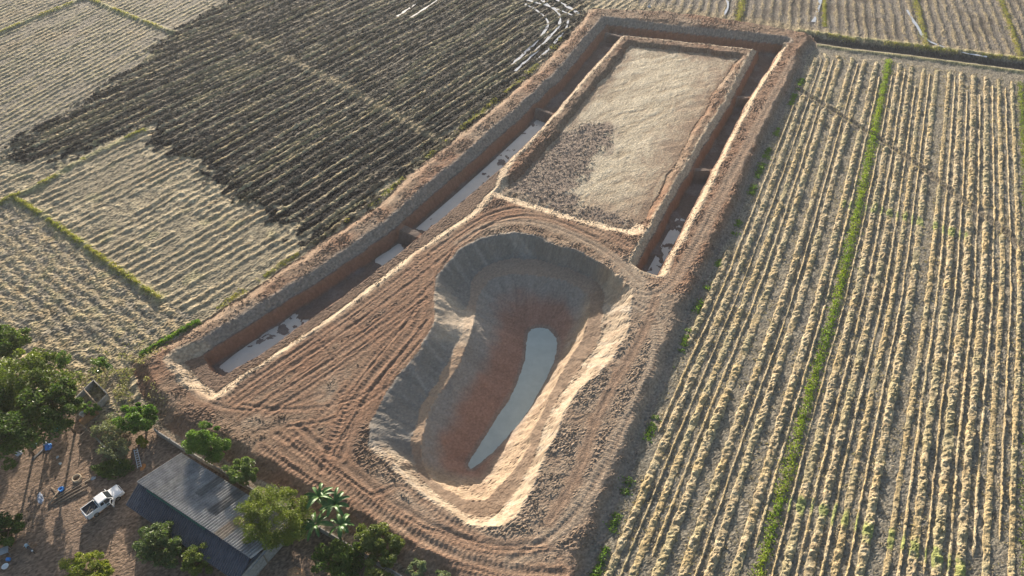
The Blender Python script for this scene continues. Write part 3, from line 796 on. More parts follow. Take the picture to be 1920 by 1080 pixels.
RG = 'straw rows in the right field'; TG = 'thin stubble lines in the right field'
kinds_r = random.Random(4)
for k in range(-9, 15):
    if k not in (0,):
        p = right_path(k if k < 11 else k + 0.6)
        if len(p) > 6:
            where = ('%s thick straw row left of the green weed strip in the right field' % ordinal(-k)) if k < 0 else ('%s thick straw row right of the green weed strip in the right field' % ordinal(k))
            if k > 10: where = '%s straw row beyond the weed strip on the far right edge' % ordinal(k - 10)
            smooth_row = kinds_r.random() < 0.25
            make_row('straw_row', p, (1.12 if not smooth_row else 0.85) * kinds_r.uniform(0.9, 1.12), (0.30 if not smooth_row else 0.25) * kinds_r.uniform(0.85, 1.15), 100 + k * 7, where, RG, 'straw row', 0.1, gapf, -0.1 if not smooth_row else 0.5)
    if kinds_r.random() < 0.84 and k != 10:
        p = right_path(k + (0.5 if k < 10 else 1.1))
        if len(p) > 20:
            a0 = kinds_r.random() * 0.12
            p = p[int(len(p) * a0): int(len(p) * (1 - kinds_r.random() * 0.06))]
            if k >= 0: wl_ = 'thin stubble line in the %s gap right of the green weed strip' % ordinal(k + 1)
            else: wl_ = 'thin stubble line in the %s gap left of the green weed strip' % ordinal(-k)
            make_row('stubble_line', p, 0.42 if k % 3 else 0.30, 0.22, 500 + k * 7, wl_, TG, 'stubble line', -0.3, gapf, 0.25, 4)

leaf_m = mat_leaf('weed_leaves', 0.55, 0.35)
strawbit_m = mat_leaf('straw_blades', 0.7, 0.2)
def leaf_cloud(pos, size, colr, rng, up=0.35, aspect=0.45):
    """bent little leaves: positions (n,3), size (n,), colour (n,3) -> verts, faces, colours"""
    n = len(pos)
    d = rng.normal(size=(n, 3)); d[:, 2] = np.abs(d[:, 2]) * up + 0.05; d /= np.linalg.norm(d, axis=1)[:, None]
    r = rng.normal(size=(n, 3)); s = np.cross(d, r); s /= np.linalg.norm(s, axis=1)[:, None] + 1e-9
    nn = np.cross(d, s)
    L = size[:, None]
    a = pos - d * L * 0.5; b = pos + d * L * 0.5 - np.array([0, 0, 1]) * L * 0.12
    m1 = pos + s * L * aspect * 0.5 + nn * L * 0.08; m2 = pos - s * L * aspect * 0.5 + nn * L * 0.08
    v = np.stack([a, m1, b, m2], 1).reshape(-1, 3)
    i = np.arange(n)[:, None] * 4
    f = i + np.array([[0, 1, 2, 3]])
    return v, f, np.repeat(colr, 4, axis=0)
def weed_strip(name, path, width, height, n, cols, label, cat, seed, patch=0.0, size=(0.22, 0.45)):
    rng = np.random.default_rng(seed)
    path = np.asarray(path)
    seg = np.diff(path, axis=0); L = np.concatenate([[0], np.cumsum(np.hypot(seg[:, 0], seg[:, 1]))])
    t = rng.random(n) * L[-1]
    if patch > 0:
        keep = vnoise(t, t * 0, 2.6, seed) + 0.5 * vnoise(t, t * 0, 0.9, seed + 1) > (patch * 2 - 1)
        t = t[keep]
    o = rng.normal(size=len(t)) * 0.38 * width * (1 + 0.4 * vnoise(t, t * 0, 1.4, seed + 2))
    px = np.interp(t, L, path[:, 0]); py = np.interp(t, L, path[:, 1])
    k = np.clip(np.searchsorted(L, t) - 1, 0, len(seg) - 1); e = seg[k] / np.hypot(seg[k][:, 0], seg[k][:, 1])[:, None]
    px = px + e[:, 1] * o; py = py - e[:, 0] * o
    hh = height * np.exp(-(o / (0.5 * width)) ** 2) * (0.7 + 0.5 * vnoise(t, t * 0, 1.0, seed + 4))
    pz = zat(px, py) + rng.random(len(t)) * hh + 0.04
    cm = rng.random(len(t)) * 0.5 + 0.25 + 0.35 * vnoise(px, py, 3.0, seed + 6)
    cm = np.clip(cm, 0, 1)[:, None]
    c = (np.asarray(cols[0]) * (1 - cm) + np.asarray(cols[1]) * cm) * (0.8 + 0.4 * rng.random(len(t)))[:, None]
    v, f, cc = leaf_cloud(np.stack([px, py, pz], 1), rng.uniform(size[0], size[1], len(t)), c, rng, 1.2)
    return tag(np_mesh(name, v, f, leaf_m, cc), label, cat, None, 'stuff')
WG = (col(0.15, 0.26, 0.025), col(0.32, 0.37, 0.05)); WG2 = (col(0.19, 0.21, 0.06), col(0.38, 0.33, 0.14)); WG3 = (col(0.08, 0.17, 0.03), col(0.20, 0.30, 0.05))
p = strip[(strip[:, 1] > 24) & (strip[:, 1] < 158)]
weed_strip('weed_strip', p, 1.25, 0.5, 9000, WG, 'bright green weed strip running between the straw rows of the right field', 'weeds', 1)
p = right_path(10.62)
weed_strip('weed_strip', p, 1.0, 0.45, 5200, (col(0.12, 0.19, 0.03), col(0.27, 0.29, 0.07)), 'green weed strip along the far right edge of the field', 'weeds', 2)
weed_strip('weed_strip', chaikin(GP([(x + 6, y) for x, y in toe_right]))[8:], 0.9, 0.45, 9000, WG3, 'patchy green weeds along the foot of the right dike', 'weeds', 3, 0.45)
weed_strip('weed_strip', chaikin(GP([(262, 668), (300, 645), (340, 622), (375, 602)])), 0.8, 0.4, 1500, WG3, 'fresh green grass strip at the foot of the left dike', 'grass', 4)
weed_strip('weed_strip', chaikin(GP([(385, 596), (470, 536), (573, 468), (640, 422), (707, 379), (815, 282), (893, 219), (1007, 125), (1070, 54)])), 0.9, 0.3, 4200, WG2, 'sparse yellow-green grass along the foot of the upper left dike', 'grass', 5, 0.5)
weed_strip('weed_strip', chaikin(GP(bund_ld)), 0.8, 0.35, 3200, (col(0.16, 0.2, 0.04), col(0.38, 0.33, 0.12)), 'green grassy bund crossing the lower left field', 'grass', 6, 0.3)
weed_strip('weed_strip', chaikin(GP(bund_lu)), 0.8, 0.3, 2600, WG2, 'yellow-green bund below the burnt field on the left', 'grass', 7, 0.48)
weed_strip('weed_strip', chaikin(GP(bund_tl)), 0.9, 0.35, 1500, WG2, 'yellow-green bund coming in from the top left edge', 'grass', 8, 0.4)
weed_strip('weed_strip', chaikin(GP(bund_tl2)), 0.9, 0.35, 1500, WG2, 'yellow-green bund in the top left corner', 'grass', 9, 0.4)
for q, (pp, lb) in enumerate((([(1405, -40), (1392, 0), (1384, 42)], 'yellow-green bund in the far field above the moat'), ([(1544, -40), (1545, 0), (1546, 52)], 'thin pale bund in the far field above the moat corner'), ([(1706, -40), (1718, 10), (1728, 50), (1736, 92)], 'bright yellow-green bund in the far field, second from the right edge'), ([(1862, -40), (1880, 10), (1898, 60), (1912, 108)], 'yellow-green bund at the top right corner of the far fields'))):
    weed_strip('weed_strip', chaikin(GP(pp)), 1.3 if q != 1 else 0.7, 0.5, 2200, WG2, lb, 'grass', 20 + q)
weed_strip('weed_strip', GP([(1530, 64), (1600, 76), (1700, 87), (1800, 100), (1920, 114), (2060, 135)]), 1.0, 0.4, 2600, WG2, 'ragged grass along the far side of the dark ditch', 'grass', 30, 0.3)

# loose straw fallen beside the rows
rng = np.random.default_rng(91); n = 46000
yy = 24 + 142 * rng.random(n) ** 1.25; kk = rng.integers(-9, 13, n); kk = np.where(rng.random(n) < 0.3, kk + 0.5, kk)
xx = x_of(yy) + kk * ROWDX + rng.normal(size=n) * 0.52
ok = (yy < np.interp(xx, endT[:, 0], endT[:, 1]) - 0.5) & (xx > np.interp(yy, toeR[:, 1], toeR[:, 0]) + 0.8) & (np.abs(xx) < 58 + (yy - 33.8) * 79 / 155 + 8)
ok &= vnoise(xx, yy, 2.4, 92) + 0.5 * vnoise(xx, yy, 0.8, 93) > -0.25
xx = xx[ok]; yy = yy[ok]; n = len(xx)
v, f, vc = leaf_cloud(np.stack([xx, yy, zat(xx, yy) + 0.05 + 0.05 * rng.random(n)], 1), rng.uniform(0.25, 0.6, n), STRAW * rng.uniform(0.7, 1.35, (n, 1)), rng, 0.25, 0.22)
tag(np_mesh('loose_straw', v, f, strawbit_m, vc), 'loose straw scattered on the soil between the straw rows', 'straw', None, 'stuff')

# unburnt stubble lines standing in the burnt field
a38 = math.radians(37.5)
dv = np.array([math.sin(a38), math.cos(a38)]); pv = np.array([math.cos(a38), -math.sin(a38)])
c_lo = -150; nB = 0
o0 = np.array(G(600, 452)); c_dike = float(o0 @ pv)
for k in range(0, 40):
    cc_ = c_dike - 0.6 - k * 2.75
    s_ = np.arange(-40, 260, 1.2)
    pts = cc_ * pv + s_[:, None] * dv
    pts = pts + pv * (0.45 * vnoise(s_, s_ * 0 + k, 14.0, 77))[:, None]
    ok = (sdf(pts[:, 0], pts[:, 1], BURNT, 5) > 0.5) & (sdf(pts[:, 0], pts[:, 1], MOUND, 5) < -0.8) & (pts[:, 1] < 208) & (np.abs(pts[:, 0]) < 58 + (pts[:, 1] - 33.8) * 79 / 155 + 9)
    if ok.sum() < 8:
        continue
    i_ = np.nonzero(ok)[0]; brk = np.split(i_, np.nonzero(np.diff(i_) > 1)[0] + 1); i_ = max(brk, key=len)
    if len(i_) < 8: continue
    nB += 1
    make_row('stubble_row', pts[i_], 0.85, 0.3, 900 + k * 11, '%s pale stubble row of the burnt field, counted from the left dike' % ordinal(nB), 'stubble rows in the burnt field', 'stubble row', 0.0, None, 0.35, 5, 0.8)
# ------------------------------------------------------------------ trees and shrubs
bark_m = mat_plain('bark', (0.16, 0.12, 0.085), 0.9, 0, 0.35, 5.0, 0.1, 0.4)
crown_m = mat_leaf('tree_leaves', 0.5, 0.32)
gloss_m = mat_leaf('glossy_leaves', 0.28, 0.25)
def tree(name, px, py, cz, rx, ry, rz, n, size, cols, label, cat, seed, clumps=40, fill=0.5, group=None, mat=None, sigma=0.2, trunk_r=0.14, up=0.5, aspect=0.5, bare=False):
    rng = np.random.default_rng(seed)
    bx, by = G(px, py, cz)
    gz = float(zat(bx, by))
    t = empty(name, (bx, by, gz))
    ch = cz - gz
    # clumps spread through an uneven crown
    n = int(n * 2.3); clumps = int(clumps * 1.35)
    d = rng.normal(size=(clumps, 3)); d /= np.linalg.norm(d, axis=1)[:, None]
    rr = rng.random(clumps) ** (1 / 2.2) * (1 - fill) + fill
    rr *= 0.86 * (1 + 0.22 * rng.normal(size=clumps).clip(-1.2, 1.2))
    cc = d * rr[:, None] * np.array([rx, ry, rz])
    cc[:, 2] = np.maximum(cc[:, 2], -min(rz, ch - 0.25))
    which = rng.integers(0, clumps, n)
    csz = sigma * (0.6 + 0.8 * rng.random(clumps))
    # leaves sit on the skin of their clump
    dl = rng.normal(size=(n, 3)); dl /= np.linalg.norm(dl, axis=1)[:, None]
    pos = cc[which] + dl * (csz[which] * (0.55 + 0.5 * rng.random(n)))[:, None] * np.array([rx, ry, rz * 1.0]) 
    pos[:, 2] = np.maximum(pos[:, 2], -ch + 0.08)
    tint = rng.random(clumps)[which][:, None] * 0.65 + rng.random((n, 1)) * 0.35
    c = (np.asarray(cols[0]) * (1 - tint) + np.asarray(cols[1]) * tint) * rng.uniform(0.75, 1.25, (n, 1))
    v, f, vc = leaf_cloud(pos, rng.uniform(size[0], size[1], n), c, rng, up, aspect)
    v[:, 2] += ch
    np_mesh('crown', v, f, mat or crown_m, vc, parent=t)
    bm = bmesh.new()
    lean = rng.normal(size=2) * 0.12
    hs = max(0.5, ch * 0.75)
    add_tube(bm, [(0, 0, -0.15), (lean[0] * 0.4, lean[1] * 0.4, hs * 0.4), (lean[0], lean[1], hs)], [trunk_r * 1.25, trunk_r, trunk_r * 0.65], 7)
    bm_obj('trunk', bm, bark_m, t, True)
    order = np.argsort(-np.linalg.norm(cc, axis=1))[: (9 if bare else 5)]
    for q in order:
        bm = bmesh.new()
        e = cc[q] * 0.9 + np.array([0, 0, ch]); s0 = np.array([lean[0] * 0.8, lean[1] * 0.8, hs * 0.75])
        m = (e + s0) / 2 + np.array([0, 0, 0.12 * rz])
        add_tube(bm, [s0, m, e], [trunk_r * 0.55, trunk_r * 0.36, trunk_r * 0.1], 5)
        bm_obj('limb', bm, bark_m, t, True)
    return tag(t, label, cat, group)
DG = (col(0.035, 0.075, 0.018), col(0.11, 0.165, 0.03)); MG = (col(0.055, 0.13, 0.02), col(0.16, 0.25, 0.04)); YG = (col(0.12, 0.17, 0.02), col(0.30, 0.32, 0.045))
BG = (col(0.06, 0.14, 0.02), col(0.15, 0.25, 0.04)); GG = (col(0.13, 0.15, 0.09), col(0.25, 0.27, 0.17))
TGP = 'trees of the farmyard'
tree('leafy_tree', 8, 640, 4.5, 3.3, 3.0, 2.7, 3600, (0.26, 0.48), DG, 'dark green tree cut by the left edge beside the straw field', 'tree', 301, 46, 0.55, TGP)
tree('leafy_tree', 50, 722, 7.5, 5.6, 4.8, 3.8, 7500, (0.26, 0.48), (col(0.05, 0.09, 0.018), col(0.17, 0.205, 0.035)), 'large olive-green tree, upper one of the two beside the yard on the left', 'tree', 302, 75, 0.5, TGP)
tree('leafy_tree', 12, 795, 7.0, 6.2, 5.2, 4.2, 8000, (0.26, 0.48), DG, 'large dark tree at the left edge just above the rubbish', 'tree', 303, 75, 0.5, TGP)
tree('leafy_tree', 98, 756, 6.6, 3.5, 3.0, 3.0, 4200, (0.24, 0.44), DG, 'smaller dark tree between the big tree and the concrete pen', 'tree', 304, 40, 0.5, TGP)
tree('sapling', 116, 676, 3.0, 1.3, 1.2, 1.3, 380, (0.28, 0.46), MG, 'thin glossy sapling standing out against the straw field, left of the two', 'sapling', 305, 14, 0.4, TGP, gloss_m, 0.3, 0.06)
tree('sapling', 188, 686, 2.6, 1.2, 1.2, 1.3, 330, (0.28, 0.46), MG, 'thin glossy sapling above the concrete pen, right of the two', 'sapling', 306, 13, 0.4, TGP, gloss_m, 0.3, 0.06)
tree('leafy_tree', 262, 783, 2.5, 2.6, 2.1, 1.9, 3600, (0.24, 0.42), BG, 'bright green bushy tree right of the concrete pen', 'tree', 307, 42, 0.45, TGP)
tree('shrub', 205, 805, 1.3, 2.6, 2.2, 1.2, 1500, (0.2, 0.36), GG, 'sparse grey-green shrub behind the yard wall, beside the bright green tree', 'shrub', 308, 40, 0.4, TGP, None, 0.25, 0.07, 0.5, 0.4, True)
tree('shrub', 215, 845, 1.0, 2.0, 1.8, 1.0, 1000, (0.2, 0.36), GG, 'grey-green scrub left of the ladder', 'shrub', 309, 30, 0.4, TGP, None, 0.28, 0.06, 0.5, 0.4, True)
tree('leafy_tree', 388, 832, 3.6, 2.9, 2.4, 2.3, 3600, (0.24, 0.40), MG, 'green bushy tree behind the left end of the corrugated roof', 'tree', 310, 42, 0.45, TGP)
tree('leafy_tree', 452, 884, 3.2, 2.3, 1.9, 2.0, 2300, (0.22, 0.38), (col(0.08, 0.13, 0.035), col(0.19, 0.25, 0.09)), 'pale green bush behind the middle of the corrugated roof', 'shrub', 311, 32, 0.45, TGP)
tree('round_tree', 516, 970, 3.4, 4.0, 3.5, 3.0, 13000, (0.14, 0.26), (col(0.085, 0.13, 0.02), col(0.215, 0.25, 0.045)), 'dense round yellow-green tree at the right end of the roof', 'tree', 312, 110, 0.72, TGP, None, 0.17)
tree('leafy_tree', 302, 1020, 3.2, 2.8, 2.4, 2.2, 3400, (0.26, 0.42), (col(0.05, 0.085, 0.035), col(0.12, 0.165, 0.06)), 'dull green tree in front of the dark lower roof', 'tree', 313, 34, 0.55, TGP, None, 0.24)
tree('round_bush', 371, 1050, 2.2, 1.95, 1.7, 1.6, 2600, (0.18, 0.32), (col(0.09, 0.14, 0.025), col(0.21, 0.24, 0.06)), 'small round light green bush in front of the dark lower roof', 'bush', 314, 34, 0.6, TGP)
tree('round_bush', 165, 1066, 1.5, 2.7, 2.2, 1.4, 3000, (0.2, 0.34), YG, 'low yellow-green bush at the bottom edge below the pickup', 'bush', 315, 40, 0.5, TGP)
tree('shrub', 632, 1050, 1.5, 3.2, 2.6, 1.5, 3200, (0.24, 0.40), DG, 'dark shrub in the shade below the banana plants', 'shrub', 316, 44, 0.4, TGP)
tree('leafy_tree', 690, 1005, 2.2, 2.1, 1.7, 1.5, 1900, (0.26, 0.42), (col(0.08, 0.12, 0.03), col(0.22, 0.24, 0.07)), 'clumpy yellow-green tree on the earth just right of the banana plants', 'tree', 317, 18, 0.6, TGP, None, 0.28)
tree('leafy_tree', 728, 1030, 2.2, 1.9, 1.6, 1.5, 1600, (0.26, 0.42), (col(0.08, 0.12, 0.03), col(0.22, 0.24, 0.07)), 'clumpy yellow-green tree, rightmost above the block wall', 'tree', 318, 16, 0.6, TGP, None, 0.28)
tree('shrub', 712, 1074, 1.6, 1.7, 1.4, 1.2, 1300, (0.24, 0.38), (col(0.08, 0.12, 0.03), col(0.24, 0.25, 0.07)), 'light green shrub at the bottom edge beside the block wall', 'shrub', 319, 14, 0.55, TGP, None, 0.3)
tree('shrub', 780, 1066, 1.0, 1.4, 1.2, 1.0, 1000, (0.18, 0.3), (col(0.15, 0.19, 0.11), col(0.26, 0.30, 0.19)), 'silvery green shrub right of the block wall', 'shrub', 320, 18, 0.45, TGP)
tree('shrub', 832, 1082, 0.9, 1.2, 1.0, 0.9, 700, (0.18, 0.3), (col(0.15, 0.19, 0.11), col(0.26, 0.30, 0.19)), 'smaller silvery green shrub at the bottom edge, furthest right', 'shrub', 321, 14, 0.45, TGP)
tree('shrub', 8, 992, 1.6, 2.4, 2.1, 1.5, 2000, (0.22, 0.38), DG, 'dark shrub at the left edge above the metal table', 'shrub', 322, 34, 0.45, TGP)
tree('creeper_heap', 212, 878, 0.6, 2.6, 1.5, 0.55, 1900, (0.18, 0.34), DG, 'low dark creeper heaped along the inner wall above the pickup', 'shrub', 323, 40, 0.3, TGP, None, 0.28, 0.04)
tree('shrub', 265, 828, 1.0, 0.75, 0.7, 0.8, 420, (0.3, 0.55), (col(0.15, 0.19, 0.02), col(0.28, 0.27, 0.04)), 'small yellow-green spiky plant beside the ladder', 'plant', 324, 8, 0.4, TGP, None, 0.35, 0.05, 1.4, 0.22)
tree('shrub', 170, 765, 1.2, 1.3, 1.1, 0.9, 620, (0.2, 0.34), MG, 'small green bush inside the concrete pen corner', 'shrub', 325, 16, 0.45, TGP)
# dry weeds behind the pen
rng = np.random.default_rng(55)
n = 3400
pa = np.array(G(235, 715)); wx = rng.normal(size=n) * 3.6; wy = rng.normal(size=n) * 2.6
xx = pa[0] + wx; yy = pa[1] + wy
kp = (vnoise(xx, yy, 1.6, 71) > -0.1) & (sdf(xx, yy, MOUND, 6) < 2.5); xx = xx[kp]; yy = yy[kp]
tn = rng.random((len(xx), 1))
cc = col(0.16, 0.19, 0.07) * (1 - tn) + col(0.36, 0.32, 0.22) * tn
v, f, vc = leaf_cloud(np.stack([xx, yy, zat(xx, yy) + rng.random(len(xx)) * 0.5], 1), rng.uniform(0.2, 0.42, len(xx)), cc, rng, 1.0)
tag(np_mesh('dry_weeds', v, f, leaf_m, vc), 'dry mixed weeds between the concrete pen and the red earth', 'weeds', None, 'stuff')

# banana plants
ban_m, nt, b = nodes_of('banana_leaf')
f = noise_node(nt, 2.0, 3.0)
nt.links.new(ramp(nt, f, [(0.3, (0.03, 0.09, 0.018)), (0.7, (0.085, 0.17, 0.04))]), b.inputs['Base Color'])
b.inputs['Roughness'].default_value = 0.5; b.inputs['Specular IOR Level'].default_value = 0.3
stem_m = mat_plain('banana_stem', (0.22, 0.26, 0.09), 0.6, 0, 0.3, 4.0)
def banana(px, py, h, nl, L, seed, label, tilt0=(50, 78)):
    rnd = random.Random(seed)
    bx, by = G(px, py, h)
    gz = float(zat(bx, by))
    t = empty('banana_plant', (bx, by, gz))
    bm = bmesh.new(); add_tube(bm, [(0, 0, -0.1), (0.03, 0, h * 0.5), (0, 0.02, h)], [0.16, 0.13, 0.08], 8)
    bm_obj('stem', bm, stem_m, t, True)
    for k in range(nl):
        a = k * 2.4 + rnd.random() * 0.7; tl = math.radians(rnd.uniform(*tilt0)); ll = L * rnd.uniform(0.75, 1.15); w_ = 0.25 * rnd.uniform(0.8, 1.2)
        bm = bmesh.new(); rows_ = []
        p = Vector((0, 0, h * 0.96)); ang = tl; N = 11
        h_ = Vector((math.cos(a), math.sin(a), 0)); sd = Vector((-math.sin(a), math.cos(a), 0)); tw = rnd.uniform(-0.35, 0.35)
        for i in range(N + 1):
            s = i / N
            ww = w_ * (0.12 if s < 0.12 else math.sin(math.pi * min(1, (s - 0.1) / 0.92)) ** 0.55 + 0.03)
            dirv = h_ * math.cos(ang) + Vector((0, 0, 1)) * math.sin(ang)
            nv = -h_ * math.sin(ang) + Vector((0, 0, 1)) * math.cos(ang)
            jag = rnd.uniform(0.82, 1.05)
            lft = p + (sd * math.cos(tw) + nv * math.sin(tw)) * ww * jag + nv * ww * 0.35
            rgt = p - (sd * math.cos(tw) + nv * math.sin(tw)) * ww * rnd.uniform(0.82, 1.05) + nv * ww * 0.35
            rows_.append([bm.verts.new(lft), bm.verts.new(p), bm.verts.new(rgt)])
            p = p + dirv * (ll / N); ang -= math.radians(rnd.uniform(7, 13))
        for A, B in zip(rows_[:-1], rows_[1:]):
            bm.faces.new((A[0], A[1], B[1], B[0])); bm.faces.new((A[1], A[2], B[2], B[1]))
        o = bm_obj('leaf', bm, ban_m, t)
        md = o.modifiers.new('thickness', 'SOLIDIFY'); md.thickness = 0.012
    return tag(t, label, 'banana plant', 'banana plants')
banana(600, 935, 3.0, 12, 2.4, 1, 'tall banana plant at the upper left of its clump beside the round tree')
banana(628, 950, 2.8, 12, 2.3, 2, 'banana plant with pale upright leaves on the right of the clump')
banana(592, 985, 2.2, 10, 2.3, 3, 'dark banana plant drooping towards the yard below the others', (25, 60))
banana(640, 985, 1.9, 9, 1.9, 4, 'short banana plant beside the red earth at the lower right of the clump', (30, 65))
#==YARD==
# ------------------------------------------------------------------ house with corrugated roofs
roof_m, nt, b = nodes_of('fibre_cement_roof')
f1 = noise_node(nt, 0.9, 4.0, 0.65); f2 = noise_node(nt, 9.0, 3.0, 0.7)
c1_ = ramp(nt, f1, [(0.3, (0.17, 0.17, 0.172)), (0.7, (0.38, 0.37, 0.355))]); c2_ = ramp(nt, f2, [(0.3, (0.7,)), (0.7, (1.2,))])
nt.links.new(mix_rgb(nt, 1.0, c1_, c2_, 'MULTIPLY'), b.inputs['Base Color']); b.inputs['Roughness'].default_value = 0.55
roof2_m = mat_plain('shaded_sheet_roof', (0.06, 0.068, 0.085), 0.5, 0, 0.3, 1.4)  # shade of the slope turned from the sun, painted into the sheet colour
gutter_m = mat_plain('green_gutter', (0.02, 0.10, 0.075), 0.5, 0, 0.2, 3.0)
conc_m = mat_plain('concrete', (0.30, 0.285, 0.26), 0.9, 0, 0.3, 3.0, 0.2, 0.4)
wood_m = mat_plain('weathered_wood', (0.23, 0.185, 0.14), 0.85, 0, 0.35, 4.0, 0.2, 0.3)
def corrugated(name, A, B, Cc, pitch, amp, mat, parent, nv=3, thick=0.02):
    """A->B along the ridge, A->Cc down the slope"""
    A, B, Cc = Vector(A), Vector(B), Vector(Cc)
    U = B - A; W = Cc - A; nrm = U.cross(W).normalized()
    if nrm.z < 0: nrm = -nrm
    n = int(U.length / pitch * 8)
    u = np.linspace(0, 1, n + 1); v = np.linspace(0, 1, nv)
    P = np.array(A)[None, None] + u[:, None, None] * np.array(U) + v[None, :, None] * np.array(W) + np.array(nrm) * (amp * np.sin(2 * math.pi * u * U.length / pitch))[:, None, None]
    P = P + np.array(nrm) * (0.012 * np.random.default_rng(2).normal(size=(n // 16 + 2, nv)))[(np.arange(n + 1) // 16)][..., None]
    i = np.arange((n + 1) * nv).reshape(n + 1, nv)
    F = np.stack([i[:-1, :-1], i[1:, :-1], i[1:, 1:], i[:-1, 1:]], -1).reshape(-1, 4)
    o = np_mesh(name, P.reshape(-1, 3), F, mat, parent=parent)
    md = o.modifiers.new('thickness', 'SOLIDIFY'); md.thickness = thick
    return o
RZ, EZ, LZ = 3.7, 2.75, 2.65
R0 = Vector((*G(256, 903, RZ), RZ)); R1 = Vector((*G(470, 1047, RZ), RZ)); E0 = Vector((*G(340, 849, EZ), EZ)); Q0 = Vector((*G(236, 946, LZ), LZ))
base0 = (R0 + R1) / 2
house = empty('farm_house', (base0.x, base0.y, 0.0))
off = Vector((base0.x, base0.y, 0))
U = (R1 - R0)
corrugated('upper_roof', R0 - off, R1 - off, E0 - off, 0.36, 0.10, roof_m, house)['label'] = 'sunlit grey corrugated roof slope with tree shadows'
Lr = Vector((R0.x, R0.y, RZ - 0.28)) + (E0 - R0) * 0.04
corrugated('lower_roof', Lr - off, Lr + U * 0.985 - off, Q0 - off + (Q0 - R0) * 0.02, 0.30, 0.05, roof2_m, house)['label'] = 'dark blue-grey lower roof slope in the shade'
for k, (u0, u1, v0, v1, cc_, lb) in enumerate(((0.16, 0.235, 0.0, 0.62, (0.30, 0.29, 0.27), 'paler replacement roofing sheet'), (0.52, 0.60, 0.30, 1.0, (0.13, 0.125, 0.12), 'darker stained roofing sheet'), (0.70, 0.765, 0.0, 0.55, (0.33, 0.27, 0.21), 'rust-tinted roofing sheet'), (0.34, 0.40, 0.45, 1.0, (0.16, 0.155, 0.15), 'dull grey roofing sheet'))):
    q_ = 0.36 / U.length; u0 = round(u0 / q_) * q_; u1 = round(u1 / q_) * q_; W_ = E0 - R0; up_ = Vector((0, 0, 0.035))
    corrugated('roof_sheet', R0 - off + U * u0 + W_ * v0 + up_, R0 - off + U * u1 + W_ * v0 + up_, R0 - off + U * u0 + W_ * v1 + up_, 0.36, 0.10, mat_plain('roof_sheet_%d' % k, cc_, 0.6, 0, 0.35, 1.6), house)['label'] = lb
ud = U.normalized(); ang = math.atan2(ud.y, ud.x)
bm = bmesh.new(); g0 = R0 + U * 0.1 - off; g1 = R0 + U * 0.62 - off
add_tube(bm, [g0 + Vector((0, 0, -0.14)) + (Q0 - R0) * 0.04, g1 + Vector((0, 0, -0.14)) + (Q0 - R0) * 0.04], 0.11, 8)
bm_obj('gutter', bm, gutter_m, house)
wd = Vector((-ud.y, ud.x, 0))
wd = wd if wd.dot(E0 - R0) > 0 else -wd
mk_w = lambda p, q, h: ((p + q) / 2, (q - p).length, h)
c_e = (E0 - R0) * 0.86; c_q = (Q0 - R0) * 0.80
for p, q, h in ((R0 + U * 0.03 + c_e, R0 + U * 0.97 + c_e, 2.65), (R0 + U * 0.03 + c_q, R0 + U * 0.97 + c_q, 2.55), (R0 + U * 0.03 + c_q, R0 + U * 0.03 + c_e, 2.6), (R0 + U * 0.97 + c_q, R0 + U * 0.97 + c_e, 2.6)):
    m = (p + q) / 2 - off; d = q - p
    box_obj('wall', (m.x, m.y, h / 2 - 0.05), (Vector((d.x, d.y, 0)).length, 0.12, h), conc_m, house, Matrix.Rotation(math.atan2(d.y, d.x), 4, 'Z'))
tag(house, 'long farm house with grey corrugated roof between the trees and the pickup', 'house')
# small shed roof at the end of the house
shed = empty('small_shed', (*G(470, 1055, 2.2), 0.0))
so = Vector((shed.location.x, shed.location.y, 0))
S = [Vector((*G(x, y, z), z)) - so for x, y, z in ((480, 1040, 2.4), (502, 1031, 2.4), (440, 1086, 2.1))]
corrugated('roof', S[0], S[1], S[2], 0.25, 0.015, mat_plain('grey_sheet', (0.22, 0.24, 0.26), 0.5, 0, 0.3, 2.0), shed)
for q in (S[0] * 0.9 + S[2] * 0.1, S[1] * 0.85 + S[2] * 0.15, S[2] * 0.9 + S[1] * 0.1):
    box_obj('post', (q.x, q.y, 1.05), (0.1, 0.1, 2.1), wood_m, shed)
tag(shed, 'small grey sheet roof leaning out at the right end of the house', 'shed')

# ------------------------------------------------------------------ block walls
def wall_run(name, pts, h, th, mat, label, panel=3.0, cap=None):
    P = [Vector((*G(x, y, h), 0)) for x, y in pts]
    w_ = empty(name, (P[0].x, P[0].y, 0)); o_ = Vector((P[0].x, P[0].y, 0))
    for a, b2 in zip(P[:-1], P[1:]):
        L = (b2 - a).length; n = max(1, round(L / panel)); d = (b2 - a) / n; an = math.atan2(d.y, d.x)
        for k in range(n):
            m = a + d * (k + 0.5) - o_
            hh = h * random.uniform(0.95, 1.02)
            box_obj('wall_panel', (m.x, m.y, hh / 2 - 0.1), (d.length - 0.2, th, hh + 0.2), mat, w_, Matrix.Rotation(an, 4, 'Z'))
        for k in range(n + 1):
            m = a + d * k - o_
            box_obj('post', (m.x, m.y, h / 2 - 0.06), (0.19, th * 1.35, h + 0.28), mat, w_, Matrix.Rotation(an, 4, 'Z'))
    return tag(w_, label, 'wall')
wall_run('block_wall', [(290, 805), (345, 840), (480, 920), (640, 1012), (770, 1090)], 1.15, 0.14, conc_m, 'long grey block wall between the farmyard trees and the red earth')
wall_run('block_wall', [(177, 817), (200, 842), (226, 868)], 0.8, 0.16, conc_m, 'short grey wall running from the pen towards the ladder')
